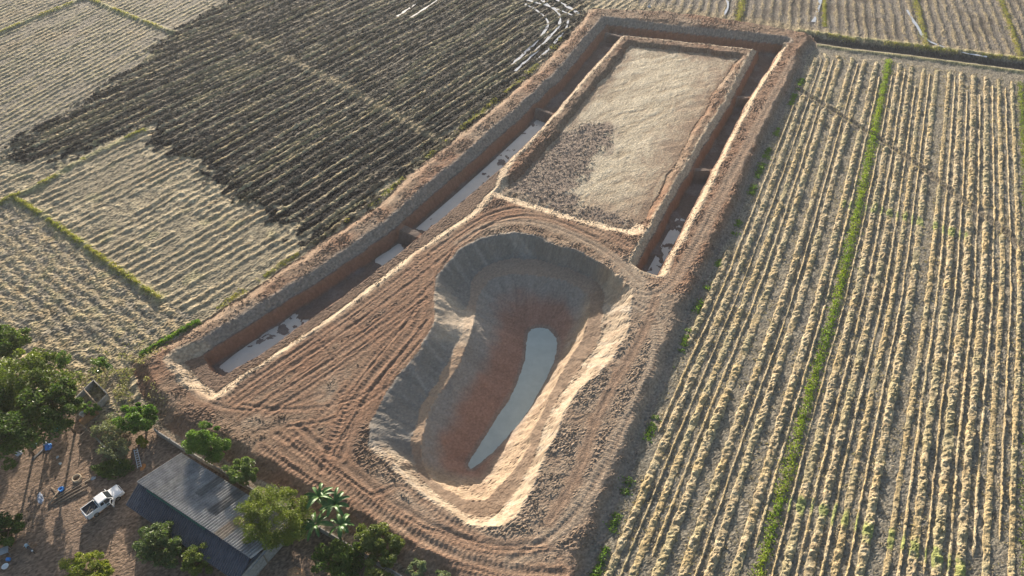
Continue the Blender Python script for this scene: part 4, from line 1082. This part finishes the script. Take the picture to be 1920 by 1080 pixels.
# concrete pen
pen = empty('concrete_pen', (*G(172, 742, 0), 0.0)); po = Vector((pen.location.x, pen.location.y, 0))
cor = [Vector((*G(x, y, 1.1), 0)) - po for x, y in ((175, 712), (201, 738), (172, 768), (141, 746))]
for a, b2 in zip(cor, cor[1:] + cor[:1]):
    d = b2 - a; m = (a + b2) / 2
    box_obj('wall', (m.x, m.y, 0.5), (d.length - 0.13, 0.13, 1.2), conc_m, pen, Matrix.Rotation(math.atan2(d.y, d.x), 4, 'Z'))
bm = bmesh.new(); a = Vector((*G(157, 730, 1.2), 1.2)) - po; b2 = Vector((*G(185, 762, 1.2), 1.2)) - po
add_tube(bm, [a, b2], 0.09, 6); bm_obj('beam', bm, wood_m, pen)
tag(pen, 'open square concrete pen with a beam across it beside the trees', 'animal pen')
rust_m = mat_plain('rusty_brown', (0.30, 0.17, 0.085), 0.8, 0, 0.4, 3.0, 0.2, 0.2)
bm = bmesh.new(); a = Vector((*G(151, 793, 0.55), 0.55)); b2 = Vector((*G(182, 770, 0.55), 0.55)); d = b2 - a
M = Matrix.Rotation(math.atan2(d.y, d.x), 4, 'Z') @ Matrix.Rotation(math.radians(55), 4, 'X')
add_box(bm, (0, 0, 0), (d.length, 0.95, 0.05), M, 0.008); add_box(bm, (0, 0, 0.42), (d.length, 0.07, 0.07), Matrix.Rotation(math.atan2(d.y, d.x), 4, 'Z'))
o = bm_obj('rusty_board', bm, rust_m); o.location = ((a + b2) / 2).x, ((a + b2) / 2).y, 0.46
tag(o, 'tilted rusty brown board in front of the concrete pen', 'board')
# wooden rails
rf = empty('rail_fence', (*G(156, 800, 0), 0.0)); ro = Vector((rf.location.x, rf.location.y, 0))
for (x0, y0), (x1, y1) in (((154, 797), (178, 817)), ((162, 807), (149, 818)), ((178, 817), (189, 803))):
    bm = bmesh.new(); add_tube(bm, [Vector((*G(x0, y0, 0.9), 0.9)) - ro, Vector((*G(x1, y1, 0.9), 0.9)) - ro], 0.055, 6); bm_obj('rail', bm, wood_m, rf)
for x0, y0 in ((154, 797), (178, 817), (149, 818), (189, 803)):
    bm = bmesh.new(); q = Vector((*G(x0, y0, 0.9), 0)) - ro; add_tube(bm, [q + Vector((0, 0, -0.1)), q + Vector((0, 0, 1.0))], 0.06, 6); bm_obj('post', bm, wood_m, rf)
tag(rf, 'bare wooden rails on posts at the corner of the yard', 'fence')

# ------------------------------------------------------------------ pickup truck
white_m, nt, b = nodes_of('white_paint')
nt.links.new(ramp(nt, noise_node(nt, 2.0, 4.0), [(0.3, (0.74, 0.74, 0.73)), (0.7, (0.82, 0.82, 0.82))]), b.inputs['Base Color'])
b.inputs['Roughness'].default_value = 0.25; b.inputs['Coat Weight'].default_value = 0.4
glass_m = mat_plain('dark_glass', (0.02, 0.025, 0.03), 0.06, 0, 0.2, 2.0, 0.7)
black_m = mat_plain('black_rubber', (0.02, 0.02, 0.02), 0.8, 0, 0.3, 6.0, 0.2)
liner_m = mat_plain('bed_liner', (0.035, 0.04, 0.05), 0.6, 0, 0.35, 3.0)
chrome_m = mat_plain('steel', (0.55, 0.55, 0.55), 0.3, 0.9, 0.1, 3.0)
red_m = mat_plain('red_lens', (0.35, 0.02, 0.02), 0.2, 0, 0.1, 3.0)
seat_shade_m = mat_plain('seat_and_cab_shade', (0.06, 0.06, 0.065), 0.9, 0, 0.3, 6.0)
lamp_m = mat_plain('lamp_lens', (0.75, 0.78, 0.8), 0.1, 0, 0.05, 2.0, 0.8)
def hexa(bm, pts):
    v = [bm.verts.new(p) for p in pts]
    for f in ((0, 3, 2, 1), (4, 5, 6, 7), (0, 1, 5, 4), (1, 2, 6, 5), (2, 3, 7, 6), (3, 0, 4, 7)):
        bm.faces.new([v[i] for i in f])
    return v
def hexa_obj(name, pts, mat, parent, bevel=0.0, smooth=False):
    bm = bmesh.new(); hexa(bm, pts)
    bmesh.ops.recalc_face_normals(bm, faces=bm.faces)
    if bevel: bmesh.ops.bevel(bm, geom=list(bm.edges), offset=bevel, segments=2, affect='EDGES', profile=0.6)
    return bm_obj(name, bm, mat, parent)
def taper(x0, x1, y0, z0, z1, tx0, tx1, ty):   # box with a smaller top
    return [(x0, -y0, z0), (x1, -y0, z0), (x1, y0, z0), (x0, y0, z0), (tx0, -ty, z1), (tx1, -ty, z1), (tx1, ty, z1), (tx0, ty, z1)]
rear = Vector((*G(157.5, 966, 0.7), 0)); front = Vector((*G(227, 915, 0.7), 0))
tr = empty('pickup_truck', ((rear.x + front.x) / 2, (rear.y + front.y) / 2, 0.0), math.atan2(front.y - rear.y, front.x - rear.x))
tl_ = (front - rear).length; K = tl_ / 5.1
print('truck length', tl_)
body = hexa_obj('body', taper(-2.45, 2.45, 0.88, 0.42, 0.98, -2.45, 2.38, 0.86), white_m, tr, 0.05)
hood = hexa_obj('bonnet', [(1.0, -0.80, 0.95), (2.46, -0.76, 0.78), (2.46, 0.76, 0.78), (1.0, 0.80, 0.95), (1.0, -0.72, 1.14), (2.30, -0.62, 1.02), (2.30, 0.62, 1.02), (1.0, 0.72, 1.14)], white_m, tr, 0.07)
cabin = hexa_obj('cabin', taper(-0.72, 1.30, 0.83, 0.95, 1.72, -0.58, 0.52, 0.66), white_m, tr, 0.05)
def panel(name, pts, mat, parent, th=0.012):
    p = [Vector(q) for q in pts]; n = (p[1] - p[0]).cross(p[2] - p[0]).normalized() * th
    bm = bmesh.new(); a = [bm.verts.new(q + n) for q in p]; c = [bm.verts.new(q - n) for q in p]
    bm.faces.new(a); bm.faces.new(list(reversed(c)))
    for i in range(len(p)): bm.faces.new((a[i], c[i], c[(i + 1) % len(p)], a[(i + 1) % len(p)]))
    bmesh.ops.recalc_face_normals(bm, faces=bm.faces)
    return bm_obj(name, bm, mat, parent)
panel('windscreen', [(1.205, -0.70, 1.06), (1.205, 0.70, 1.06), (0.60, 0.58, 1.67), (0.60, -0.58, 1.67)], glass_m, tr, 0.02)
panel('rear_window', [(-0.705, 0.60, 1.12), (-0.705, -0.60, 1.12), (-0.60, -0.54, 1.60), (-0.60, 0.54, 1.60)], glass_m, tr, 0.02)
for s in (-1, 1):
    panel('side_window', [(-0.50, s * 0.80, 1.14), (-0.05, s * 0.80, 1.14), (-0.05, s * 0.70, 1.56), (-0.42, s * 0.70, 1.56)], glass_m, tr, 0.02)
panel('side_window', [(0.05, 0.80, 1.14), (0.98, 0.80, 1.14), (0.55, 0.70, 1.56), (0.05, 0.70, 1.56)], glass_m, tr, 0.02)
# right-hand doorway with the door swung open
panel('doorway', [(0.04, -0.845, 0.60), (1.08, -0.845, 0.60), (1.08, -0.80, 1.10), (0.60, -0.70, 1.60), (0.04, -0.70, 1.60)], seat_shade_m, tr, 0.05)  # flat dark panel painting the shaded cab interior
dr_ = empty('door_pivot', (0, 0, 0)); bpy.data.objects.remove(dr_)
Md = Matrix.Translation((1.08, -0.86, 0)) @ Matrix.Rotation(math.radians(58), 4, 'Z')
def dpts(pts): return [tuple(Md @ Vector(p)) for p in pts]
door = panel('door', dpts([(0, 0, 0.55), (-1.02, 0, 0.55), (-1.04, 0, 1.08), (0, 0, 1.08)]), white_m, tr, 0.045)
panel('window_frame', dpts([(-0.96, 0, 1.08), (-1.04, 0, 1.08), (-0.98, 0.1, 1.62), (-0.90, 0.1, 1.62)]), white_m, door, 0.025)
panel('window_frame', dpts([(-0.98, 0.1, 1.56), (-0.98, 0.1, 1.63), (-0.42, 0.1, 1.63), (-0.42, 0.1, 1.56)]), white_m, door, 0.025)
panel('window_frame', dpts([(-0.42, 0.1, 1.63), (-0.50, 0.1, 1.58), (-0.10, 0, 1.08), (0, 0, 1.08)]), white_m, door, 0.025)
panel('window', dpts([(-0.94, 0.02, 1.10), (-0.92, 0.09, 1.55), (-0.48, 0.09, 1.55), (-0.12, 0.02, 1.10)]), glass_m, door, 0.01)
bm = bmesh.new()
add_box(bm, (-1.55, 0, 0.70), (1.56, 1.46, 0.04))
bm_obj('bed_floor', bm, liner_m, tr).location = (0, 0, 0.30)
for s in (-1, 1):
    box_obj('bed_side', (-1.58, s * 0.80, 1.10), (1.72, 0.10, 0.34), white_m, tr, None, 0.02)
    box_obj('bed_lining', (-1.58, s * 0.735, 1.12), (1.56, 0.02, 0.27), liner_m, tr)
    box_obj('mirror', (1.0, s * 1.0, 1.16), (0.12, 0.2, 0.16), white_m, tr, None, 0.03)
    box_obj('headlight', (2.30, s * 0.66, 0.90), (0.22, 0.26, 0.16), lamp_m, tr, Matrix.Rotation(-s * 0.35, 4, 'Z'), 0.04)
    box_obj('tail_light', (-2.455, s * 0.80, 0.86), (0.06, 0.12, 0.3), red_m, tr, None, 0.015)
    for x in (-1.45, 1.50):
        w_ = None
        bm = bmesh.new()
        prof = [(0.24, -0.10), (0.33, -0.12), (0.36, -0.08), (0.36, 0.08), (0.33, 0.12), (0.24, 0.10)]
        N = 20; rings = [[bm.verts.new((r * math.cos(k * 2 * math.pi / N), yy, r * math.sin(k * 2 * math.pi / N))) for k in range(N)] for r, yy in prof]
        for A, B in zip(rings, rings[1:] + rings[:1]):
            for k in range(N): bm.faces.new((A[k], A[(k + 1) % N], B[(k + 1) % N], B[k]))
        bmesh.ops.recalc_face_normals(bm, faces=bm.faces)
        w_ = bm_obj('wheel', bm, black_m, tr, True); w_.location = (x, s * 0.80, 0.36)
        bm = bmesh.new(); bmesh.ops.create_cone(bm, cap_ends=True, segments=16, radius1=0.245, radius2=0.22, depth=0.16, matrix=Matrix.Rotation(math.pi / 2, 4, 'X'))
        bm_obj('rim', bm, chrome_m, w_)
box_obj('tailgate', (-2.42, 0, 1.08), (0.07, 1.50, 0.36), white_m, tr, None, 0.02)
box_obj('bed_front', (-0.76, 0, 1.10), (0.06, 1.50, 0.34), white_m, tr, None, 0.015)
box_obj('rear_bumper', (-2.52, 0, 0.55), (0.14, 1.6, 0.16), chrome_m, tr, None, 0.03)
box_obj('front_bumper', (2.46, 0, 0.56), (0.16, 1.66, 0.24), white_m, tr, None, 0.05)
box_obj('grille', (2.425, 0, 0.86), (0.08, 0.9, 0.14), black_m, tr, None, 0.02)
for k in range(4):
    box_obj('bed_clutter', (-1.5 + random.uniform(-0.45, 0.5), random.uniform(-0.4, 0.3), 1.06), (random.uniform(0.4, 0.9), 0.06, 0.05), wood_m, tr, Matrix.Rotation(random.uniform(0.2, 1.0), 4, 'Z'))
tr.scale = (K, K, K)
tag(tr, 'white pickup truck with its right-hand door open in the farmyard', 'pickup truck')

# ------------------------------------------------------------------ odds and ends of the yard
def at(px, py, z=0.0):
    x, y = G(px, py, z)
    return Vector((x, y, float(zat(x, y))))
# ladder
alu_m = mat_plain('aluminium', (0.62, 0.64, 0.66), 0.4, 0.6, 0.1, 3.0)
a = at(262, 877); a.z = 0.03; b2 = Vector((*G(254, 842, 0.9), 0.9))
ld = empty('ladder', a); d = (b2 - a); n_ = d.cross(Vector((0, 0, 1))).normalized()
for s in (-1, 1):
    bm = bmesh.new(); add_tube(bm, [n_ * s * 0.22, d + n_ * s * 0.20], 0.04, 6); bm_obj('rail', bm, alu_m, ld)
for k in range(8):
    q = d * ((k + 0.6) / 8.2); bm = bmesh.new(); add_tube(bm, [q - n_ * 0.21, q + n_ * 0.21], 0.028, 6); bm_obj('rung', bm, alu_m, ld)
tag(ld, 'silver ladder leaning against the scrub left of the roof', 'ladder')
# poles
poles = [((92, 948), (112, 922), 0.11), ((98, 941), (172, 899), 0.08), ((101, 946), (165, 910), 0.08), ((104, 938), (185, 890), 0.07), ((112, 944), (160, 918), 0.07), ((108, 932), (150, 908), 0.09), ((120, 940), (168, 914), 0.06), ((97, 915), (110, 925), 0.05), ((160, 902), (196, 885), 0.06)]
pl_l = ['thick grey log lying across the lower end of the pole pile', 'long pole on the upper left side of the pile', 'long pole in the middle of the pile', 'longest thin pole on the upper side of the pile', 'pole on the side of the pile towards the pickup', 'short stout pole on the upper side near the concrete ring', 'thin pole lying apart nearest the pickup', 'short stick beside the blue coil', 'thin pole reaching into the creeper at the top end']
for (p0, p1, r_), lb in zip(poles, pl_l):
    A = at(*p0); B = at(*p1); o_ = A.copy()
    bm = bmesh.new(); mid = (A + B) / 2 + Vector((random.uniform(-.08, .08), random.uniform(-.08, .08), 0.02))
    add_tube(bm, [A - o_ + Vector((0, 0, r_ + .02)), mid - o_ + Vector((0, 0, r_ + .06)), B - o_ + Vector((0, 0, r_ + .1))], [r_, r_ * .9, r_ * .75], 7)
    o = bm_obj('wooden_pole', bm, wood_m, None, True); o.location = o_
    tag(o, lb, 'wooden pole', 'poles piled in the yard')
def lathe_obj(name, prof, loc, mat, parent=None, seg=20, closed=True):
    bm = bmesh.new()
    rings = [[bm.verts.new((r * math.cos(k * 2 * math.pi / seg), r * math.sin(k * 2 * math.pi / seg), z)) for k in range(seg)] for r, z in prof]
    pr = list(zip(rings[:-1], rings[1:])) + ([(rings[-1], rings[0])] if closed else [])
    for A, B in pr:
        for k in range(seg): bm.faces.new((A[k], A[(k + 1) % seg], B[(k + 1) % seg], B[k]))
    bmesh.ops.recalc_face_normals(bm, faces=bm.faces)
    o = bm_obj(name, bm, mat, parent, False); o.location = loc
    return o
ringm = mat_plain('sandy_concrete', (0.45, 0.36, 0.25), 0.9, 0, 0.25, 4.0)
o = lathe_obj('concrete_ring', [(0.42, 0), (0.56, 0), (0.56, 0.42), (0.50, 0.45), (0.42, 0.42)], at(146, 899), ringm); tag(o, 'round sandy concrete ring beside the pole pile', 'concrete ring')
blue_m = mat_plain('blue_plastic', (0.05, 0.24, 0.62), 0.35, 0, 0.2, 3.0)
o = lathe_obj('hose_coil', [(0.16, 0.0), (0.34, 0.0), (0.38, 0.1), (0.30, 0.22), (0.18, 0.2)], at(115, 918), blue_m); tag(o, 'bright blue coil lying on the pole pile', 'hose coil')
wplast_m = mat_plain('white_plastic', (0.72, 0.72, 0.70), 0.4, 0, 0.1, 3.0)
bk = lathe_obj('bucket', [(0.0, 0.02), (0.24, 0.02), (0.32, 0.55), (0.36, 0.57), (0.36, 0.5), (0.30, 0.5), (0.22, 0.06), (0.0, 0.06)], at(155, 777, 0.3), wplast_m, None, 20, False); tag(bk, 'white bucket with dark inside next to the rusty board', 'bucket')
bs_ = lathe_obj('wash_basin', [(0.0, 0.02), (0.2, 0.02), (0.34, 0.2), (0.37, 0.2), (0.37, 0.16), (0.22, 0.05), (0.0, 0.05)], at(11, 1063), wplast_m, None, 20, False); tag(bs_, 'white basin on the ground at the lower left corner', 'basin')
def heap(name, px, py, rx, ry, h, mat, label, cat, seed, group=None):
    n = 22; c = at(px, py)
    u = np.linspace(-1, 1, n); A, B = np.meshgrid(u, u)
    rr = np.sqrt(A ** 2 + B ** 2) * (1 + 0.25 * vnoise(A, B, 0.5, seed))
    zz = h * np.clip(1 - rr ** 1.6, -0.15, 1) * (0.75 + 0.55 * vnoise(A, B, 0.35, seed + 1)) + 0.10 * h * vnoise(A, B, 0.14, seed + 2)
    i = np.arange(n * n).reshape(n, n)
    F = np.stack([i[:-1, :-1], i[:-1, 1:], i[1:, 1:], i[1:, :-1]], -1).reshape(-1, 4)
    keep = (rr.ravel()[F] < 1.08).all(1)
    P = np.stack([A * rx, B * ry, zz], -1).reshape(-1, 3)
    used, inv = np.unique(F[keep], return_inverse=True)
    o = np_mesh(name, P[used], inv.reshape(-1, 4), mat)
    o.location = c; o.rotation_euler = (0, 0, seed)
    md = o.modifiers.new('thickness', 'SOLIDIFY'); md.thickness = 0.02
    return tag(o, label, cat, group)
teal_m = mat_plain('teal_tarp', (0.05, 0.32, 0.30), 0.45, 0, 0.35, 3.0); gsack = mat_plain('grey_sack', (0.42, 0.44, 0.47), 0.7, 0, 0.25, 3.0); gsack2 = mat_plain('green_drum', (0.13, 0.22, 0.20), 0.5, 0, 0.3, 3.0)
heap('tarpaulin', 107, 801, 0.85, 0.7, 0.6, teal_m, 'crumpled teal tarpaulin under the trees', 'tarpaulin', 1)
heap('plastic_bag', 91, 838, 0.55, 0.42, 0.45, blue_m, 'bright blue bag among the rubbish under the tree', 'bag', 2)
heap('plastic_bag', 86, 832, 0.34, 0.3, 0.5, gsack, 'pale bag lying against the blue bag', 'bag', 3)
heap('plastic_bag', 35, 850, 0.45, 0.42, 0.4, gsack, 'grey-white bag furthest left in the rubbish under the tree', 'bag', 4)
heap('plastic_bag', 66, 823, 0.42, 0.24, 0.35, wplast_m, 'white bag at the back of the rubbish under the tree', 'bag', 5)
heap('plastic_bag', 62, 834, 0.55, 0.45, 0.4, gsack2, 'dull green bag in the middle of the rubbish under the tree', 'bag', 6)
heap('plastic_bag', 175, 897, 0.36, 0.26, 0.3, gsack, 'grey-white scrap of sheeting at the top end of the pole pile', 'bag', 7)
heap('plastic_bag', 108, 857, 0.22, 0.18, 0.18, gsack, 'small pale scrap on the dirt below the blue bag', 'bag', 8)
heap('plastic_bag', 113, 869, 0.2, 0.15, 0.15, wplast_m, 'tiny white scrap above the pole pile', 'bag', 9)
heap('streak', 76, 934, 0.35, 0.9, 0.12, mat_plain('pale_streak', (0.36, 0.40, 0.48), 0.8, 0, 0.4, 6.0), 'pale crumpled cloth on the ground left of the poles', 'streak', 10)  # pale crumpled patch lying on the dirt
heap('fallen_leaves', 268, 876, 0.5, 0.3, 0.12, mat_plain('orange_leaves', (0.42, 0.18, 0.06), 0.9, 0, 0.5, 9.0), 'small orange patch of dead leaves beside the roof corner', 'leaf pile', 11)
heap('fallen_leaves', 555, 1078, 1.3, 0.9, 0.3, mat_plain('dead_leaves', (0.40, 0.24, 0.13), 0.9, 0, 0.55, 6.0), 'heap of brown dead leaves at the bottom edge below the round tree', 'leaf pile', 12)
heap('sack', 1217, 13, 0.45, 0.35, 0.8, wplast_m, 'tiny white sack on the far field edge above the moat', 'sack', 13)
A = at(86, 838); B = at(60, 863); d = B - A
o = box_obj('plank', (0, 0, 0), (d.length, 0.24, 0.05), mat_plain('dark_plank', (0.12, 0.125, 0.13), 0.8, 0, 0.3, 3.0), None, Matrix.Rotation(math.atan2(d.y, d.x), 4, 'Z'), 0.008); o.location = (A + B) / 2 + Vector((0, 0, 0.06)); tag(o, 'long dark plank lying from the blue bag towards the yard', 'plank')
# motorcycle
h0 = at(46, 1020, 0.4); h1 = at(65, 1037, 0.4)
mc = empty('motorcycle', (h0 + h1) / 2, math.atan2(h0.y - h1.y, h0.x - h1.x))
mc.location.z = 0.0
for x in (-0.62, 0.62):
    bm = bmesh.new(); N, Mn = 18, 6
    rg = [[bm.verts.new(((0.27 + 0.05 * math.cos(q * 2 * math.pi / Mn)) * math.cos(k * 2 * math.pi / N), 0.05 * math.sin(q * 2 * math.pi / Mn), (0.27 + 0.05 * math.cos(q * 2 * math.pi / Mn)) * math.sin(k * 2 * math.pi / N))) for q in range(Mn)] for k in range(N)]
    for k in range(N):
        for q in range(Mn): bm.faces.new((rg[k][q], rg[(k + 1) % N][q], rg[(k + 1) % N][(q + 1) % Mn], rg[k][(q + 1) % Mn]))
    w_ = bm_obj('wheel', bm, black_m, mc); w_.location = (x, 0, 0.32)
    bm = bmesh.new(); bmesh.ops.create_cone(bm, cap_ends=True, segments=12, radius1=0.08, radius2=0.08, depth=0.12, matrix=Matrix.Rotation(math.pi / 2, 4, 'X')); bm_obj('hub', bm, chrome_m, w_)
hexa_obj('body', [(-0.6, -0.12, 0.45), (0.35, -0.14, 0.35), (0.35, 0.14, 0.35), (-0.6, 0.12, 0.45), (-0.75, -0.1, 0.72), (0.3, -0.12, 0.6), (0.3, 0.12, 0.6), (-0.75, 0.1, 0.72)], black_m, mc, 0.03)
hexa_obj('seat', [(-0.7, -0.13, 0.70), (0.05, -0.12, 0.64), (0.05, 0.12, 0.64), (-0.7, 0.13, 0.70), (-0.68, -0.11, 0.82), (0.02, -0.1, 0.76), (0.02, 0.1, 0.76), (-0.68, 0.11, 0.82)], seat_shade_m, mc, 0.03)
hexa_obj('fairing', [(0.35, -0.2, 0.35), (0.55, -0.12, 0.4), (0.55, 0.12, 0.4), (0.35, 0.2, 0.35), (0.32, -0.17, 0.95), (0.48, -0.1, 1.0), (0.48, 0.1, 1.0), (0.32, 0.17, 0.95)], mat_plain('pale_blue_fairing', (0.45, 0.58, 0.68), 0.25, 0, 0.1, 2.0), mc, 0.03)
bm = bmesh.new(); add_tube(bm, [(0.25, -0.34, 1.02), (0.36, -0.1, 1.0), (0.36, 0.1, 1.0), (0.25, 0.34, 1.02)], 0.02, 6); bm_obj('handlebar', bm, chrome_m, mc)
bm = bmesh.new(); add_tube(bm, [(0.62, 0.07, 0.32), (0.42, 0.07, 0.85)], 0.03, 6); add_tube(bm, [(0.62, -0.07, 0.32), (0.42, -0.07, 0.85)], 0.03, 6); bm_obj('fork', bm, chrome_m, mc)
box_obj('tail_piece', (-0.78, 0, 0.74), (0.16, 0.18, 0.1), wplast_m, mc, None, 0.02)
tag(mc, 'black motorcycle with pale front fairing standing in the shaded yard', 'motorcycle')
# metal table at the left edge
tb = empty('metal_table', (*G(6, 1040, 0), 0.0), 0.45)
box_obj('table_top', (0, 0, 0.72), (1.7, 0.9, 0.05), mat_plain('grey_metal', (0.30, 0.33, 0.34), 0.4, 0.4, 0.2, 3.0), tb, None, 0.01)
for x in (-0.78, 0.78):
    for y in (-0.38, 0.38): box_obj('leg', (x, y, 0.34), (0.05, 0.05, 0.71), chrome_m, tb)
tag(tb, 'grey metal table at the left edge near the motorcycle', 'table')
bx_ = box_obj('plastic_tub', (0, 0, 0.17), (0.42, 0.34, 0.34), blue_m, None, None, 0.04); bx_.location = at(17, 1050); tag(bx_, 'small blue tub in front of the metal table', 'tub')
o = lathe_obj('old_tyre', [(0.2, 0.02), (0.34, 0.0), (0.38, 0.1), (0.34, 0.2), (0.2, 0.18)], at(198, 893), black_m); tag(o, 'old dark tyre lying in the creeper at the end of the poles', 'tyre')
#==CLODS==
# ------------------------------------------------------------------ loose clods of earth and loose straw
def clods(name, n, region, size, colr, label, seed, mat):
    rng = np.random.default_rng(seed)
    jj, ii = np.nonzero(region)
    k = rng.integers(0, len(jj), n)
    x = xs[ii[k]] + rng.uniform(-.1, .1, n); y = ys[jj[k]] + rng.uniform(-.1, .1, n)
    z = zat(x, y)
    s = size[0] + (size[1] - size[0]) * rng.random(n) ** 3
    o6 = np.array([[1, 0, 0], [-1, 0, 0], [0, 1, 0], [0, -1, 0], [0, 0, 1], [0, 0, -0.6]], float)
    P = o6[None] * (s[:, None, None]) * rng.uniform(0.55, 1.25, (n, 6, 1))
    a = rng.random(n) * 6.28; ca, sa = np.cos(a)[:, None], np.sin(a)[:, None]
    Q = np.stack([P[..., 0] * ca - P[..., 1] * sa, P[..., 0] * sa + P[..., 1] * ca, P[..., 2] * 0.8], -1)
    Q += np.stack([x, y, z + s * 0.2], -1)[:, None]
    f = np.array([[0, 2, 4], [2, 1, 4], [1, 3, 4], [3, 0, 4], [2, 0, 5], [1, 2, 5], [3, 1, 5], [0, 3, 5]])
    F = (np.arange(n)[:, None, None] * 6 + f[None]).reshape(-1, 3)
    base = C[jj[k], ii[k]] * rng.uniform(0.75, 1.3, (n, 1))
    return tag(np_mesh(name, Q.reshape(-1, 3), F, mat, np.repeat(np.clip(base, 0.01, .8), 6, 0)), label, 'soil clods', None, 'stuff')
vis = np.abs(X) < halfw - 9
crumbly = plateau & vis & (n2 + 0.5 * n1 > -0.15)
clods('soil_clods', 15000, crumbly & (TM < 0.4), (0.04, 0.21), None, 'loose clods of red-brown and tan earth strewn over the plateau and dikes', 81, earth_m)
clods('soil_clods', 3500, pl & (d_clod > 0), (0.05, 0.2), None, 'dark clods spread over a corner of the straw paddy', 82, earth_m)
clods('burnt_clods', 9000, ib & vis, (0.06, 0.2), None, 'charred clumps and ash scattered between the stubble rows', 83, burn_m)
# ------------------------------------------------------------------ haze: thin morning air over the whole place
bm = bmesh.new(); add_box(bm, (0, 500, 38), (7000, 8000, 90))
hz = bpy.data.materials.new('haze'); hz.use_nodes = True
nt = hz.node_tree; nt.nodes.remove(nt.nodes['Principled BSDF'])
pv_ = nt.nodes.new('ShaderNodeVolumePrincipled')
pv_.inputs['Color'].default_value = (0.9, 0.92, 0.95, 1); pv_.inputs['Density'].default_value = 0.00013; pv_.inputs['Anisotropy'].default_value = 0.3
nt.links.new(pv_.outputs[0], nt.nodes['Material Output'].inputs['Volume'])
tag(bm_obj('haze', bm, hz), 'thin pale haze in the air over the fields', 'haze', None, 'stuff')
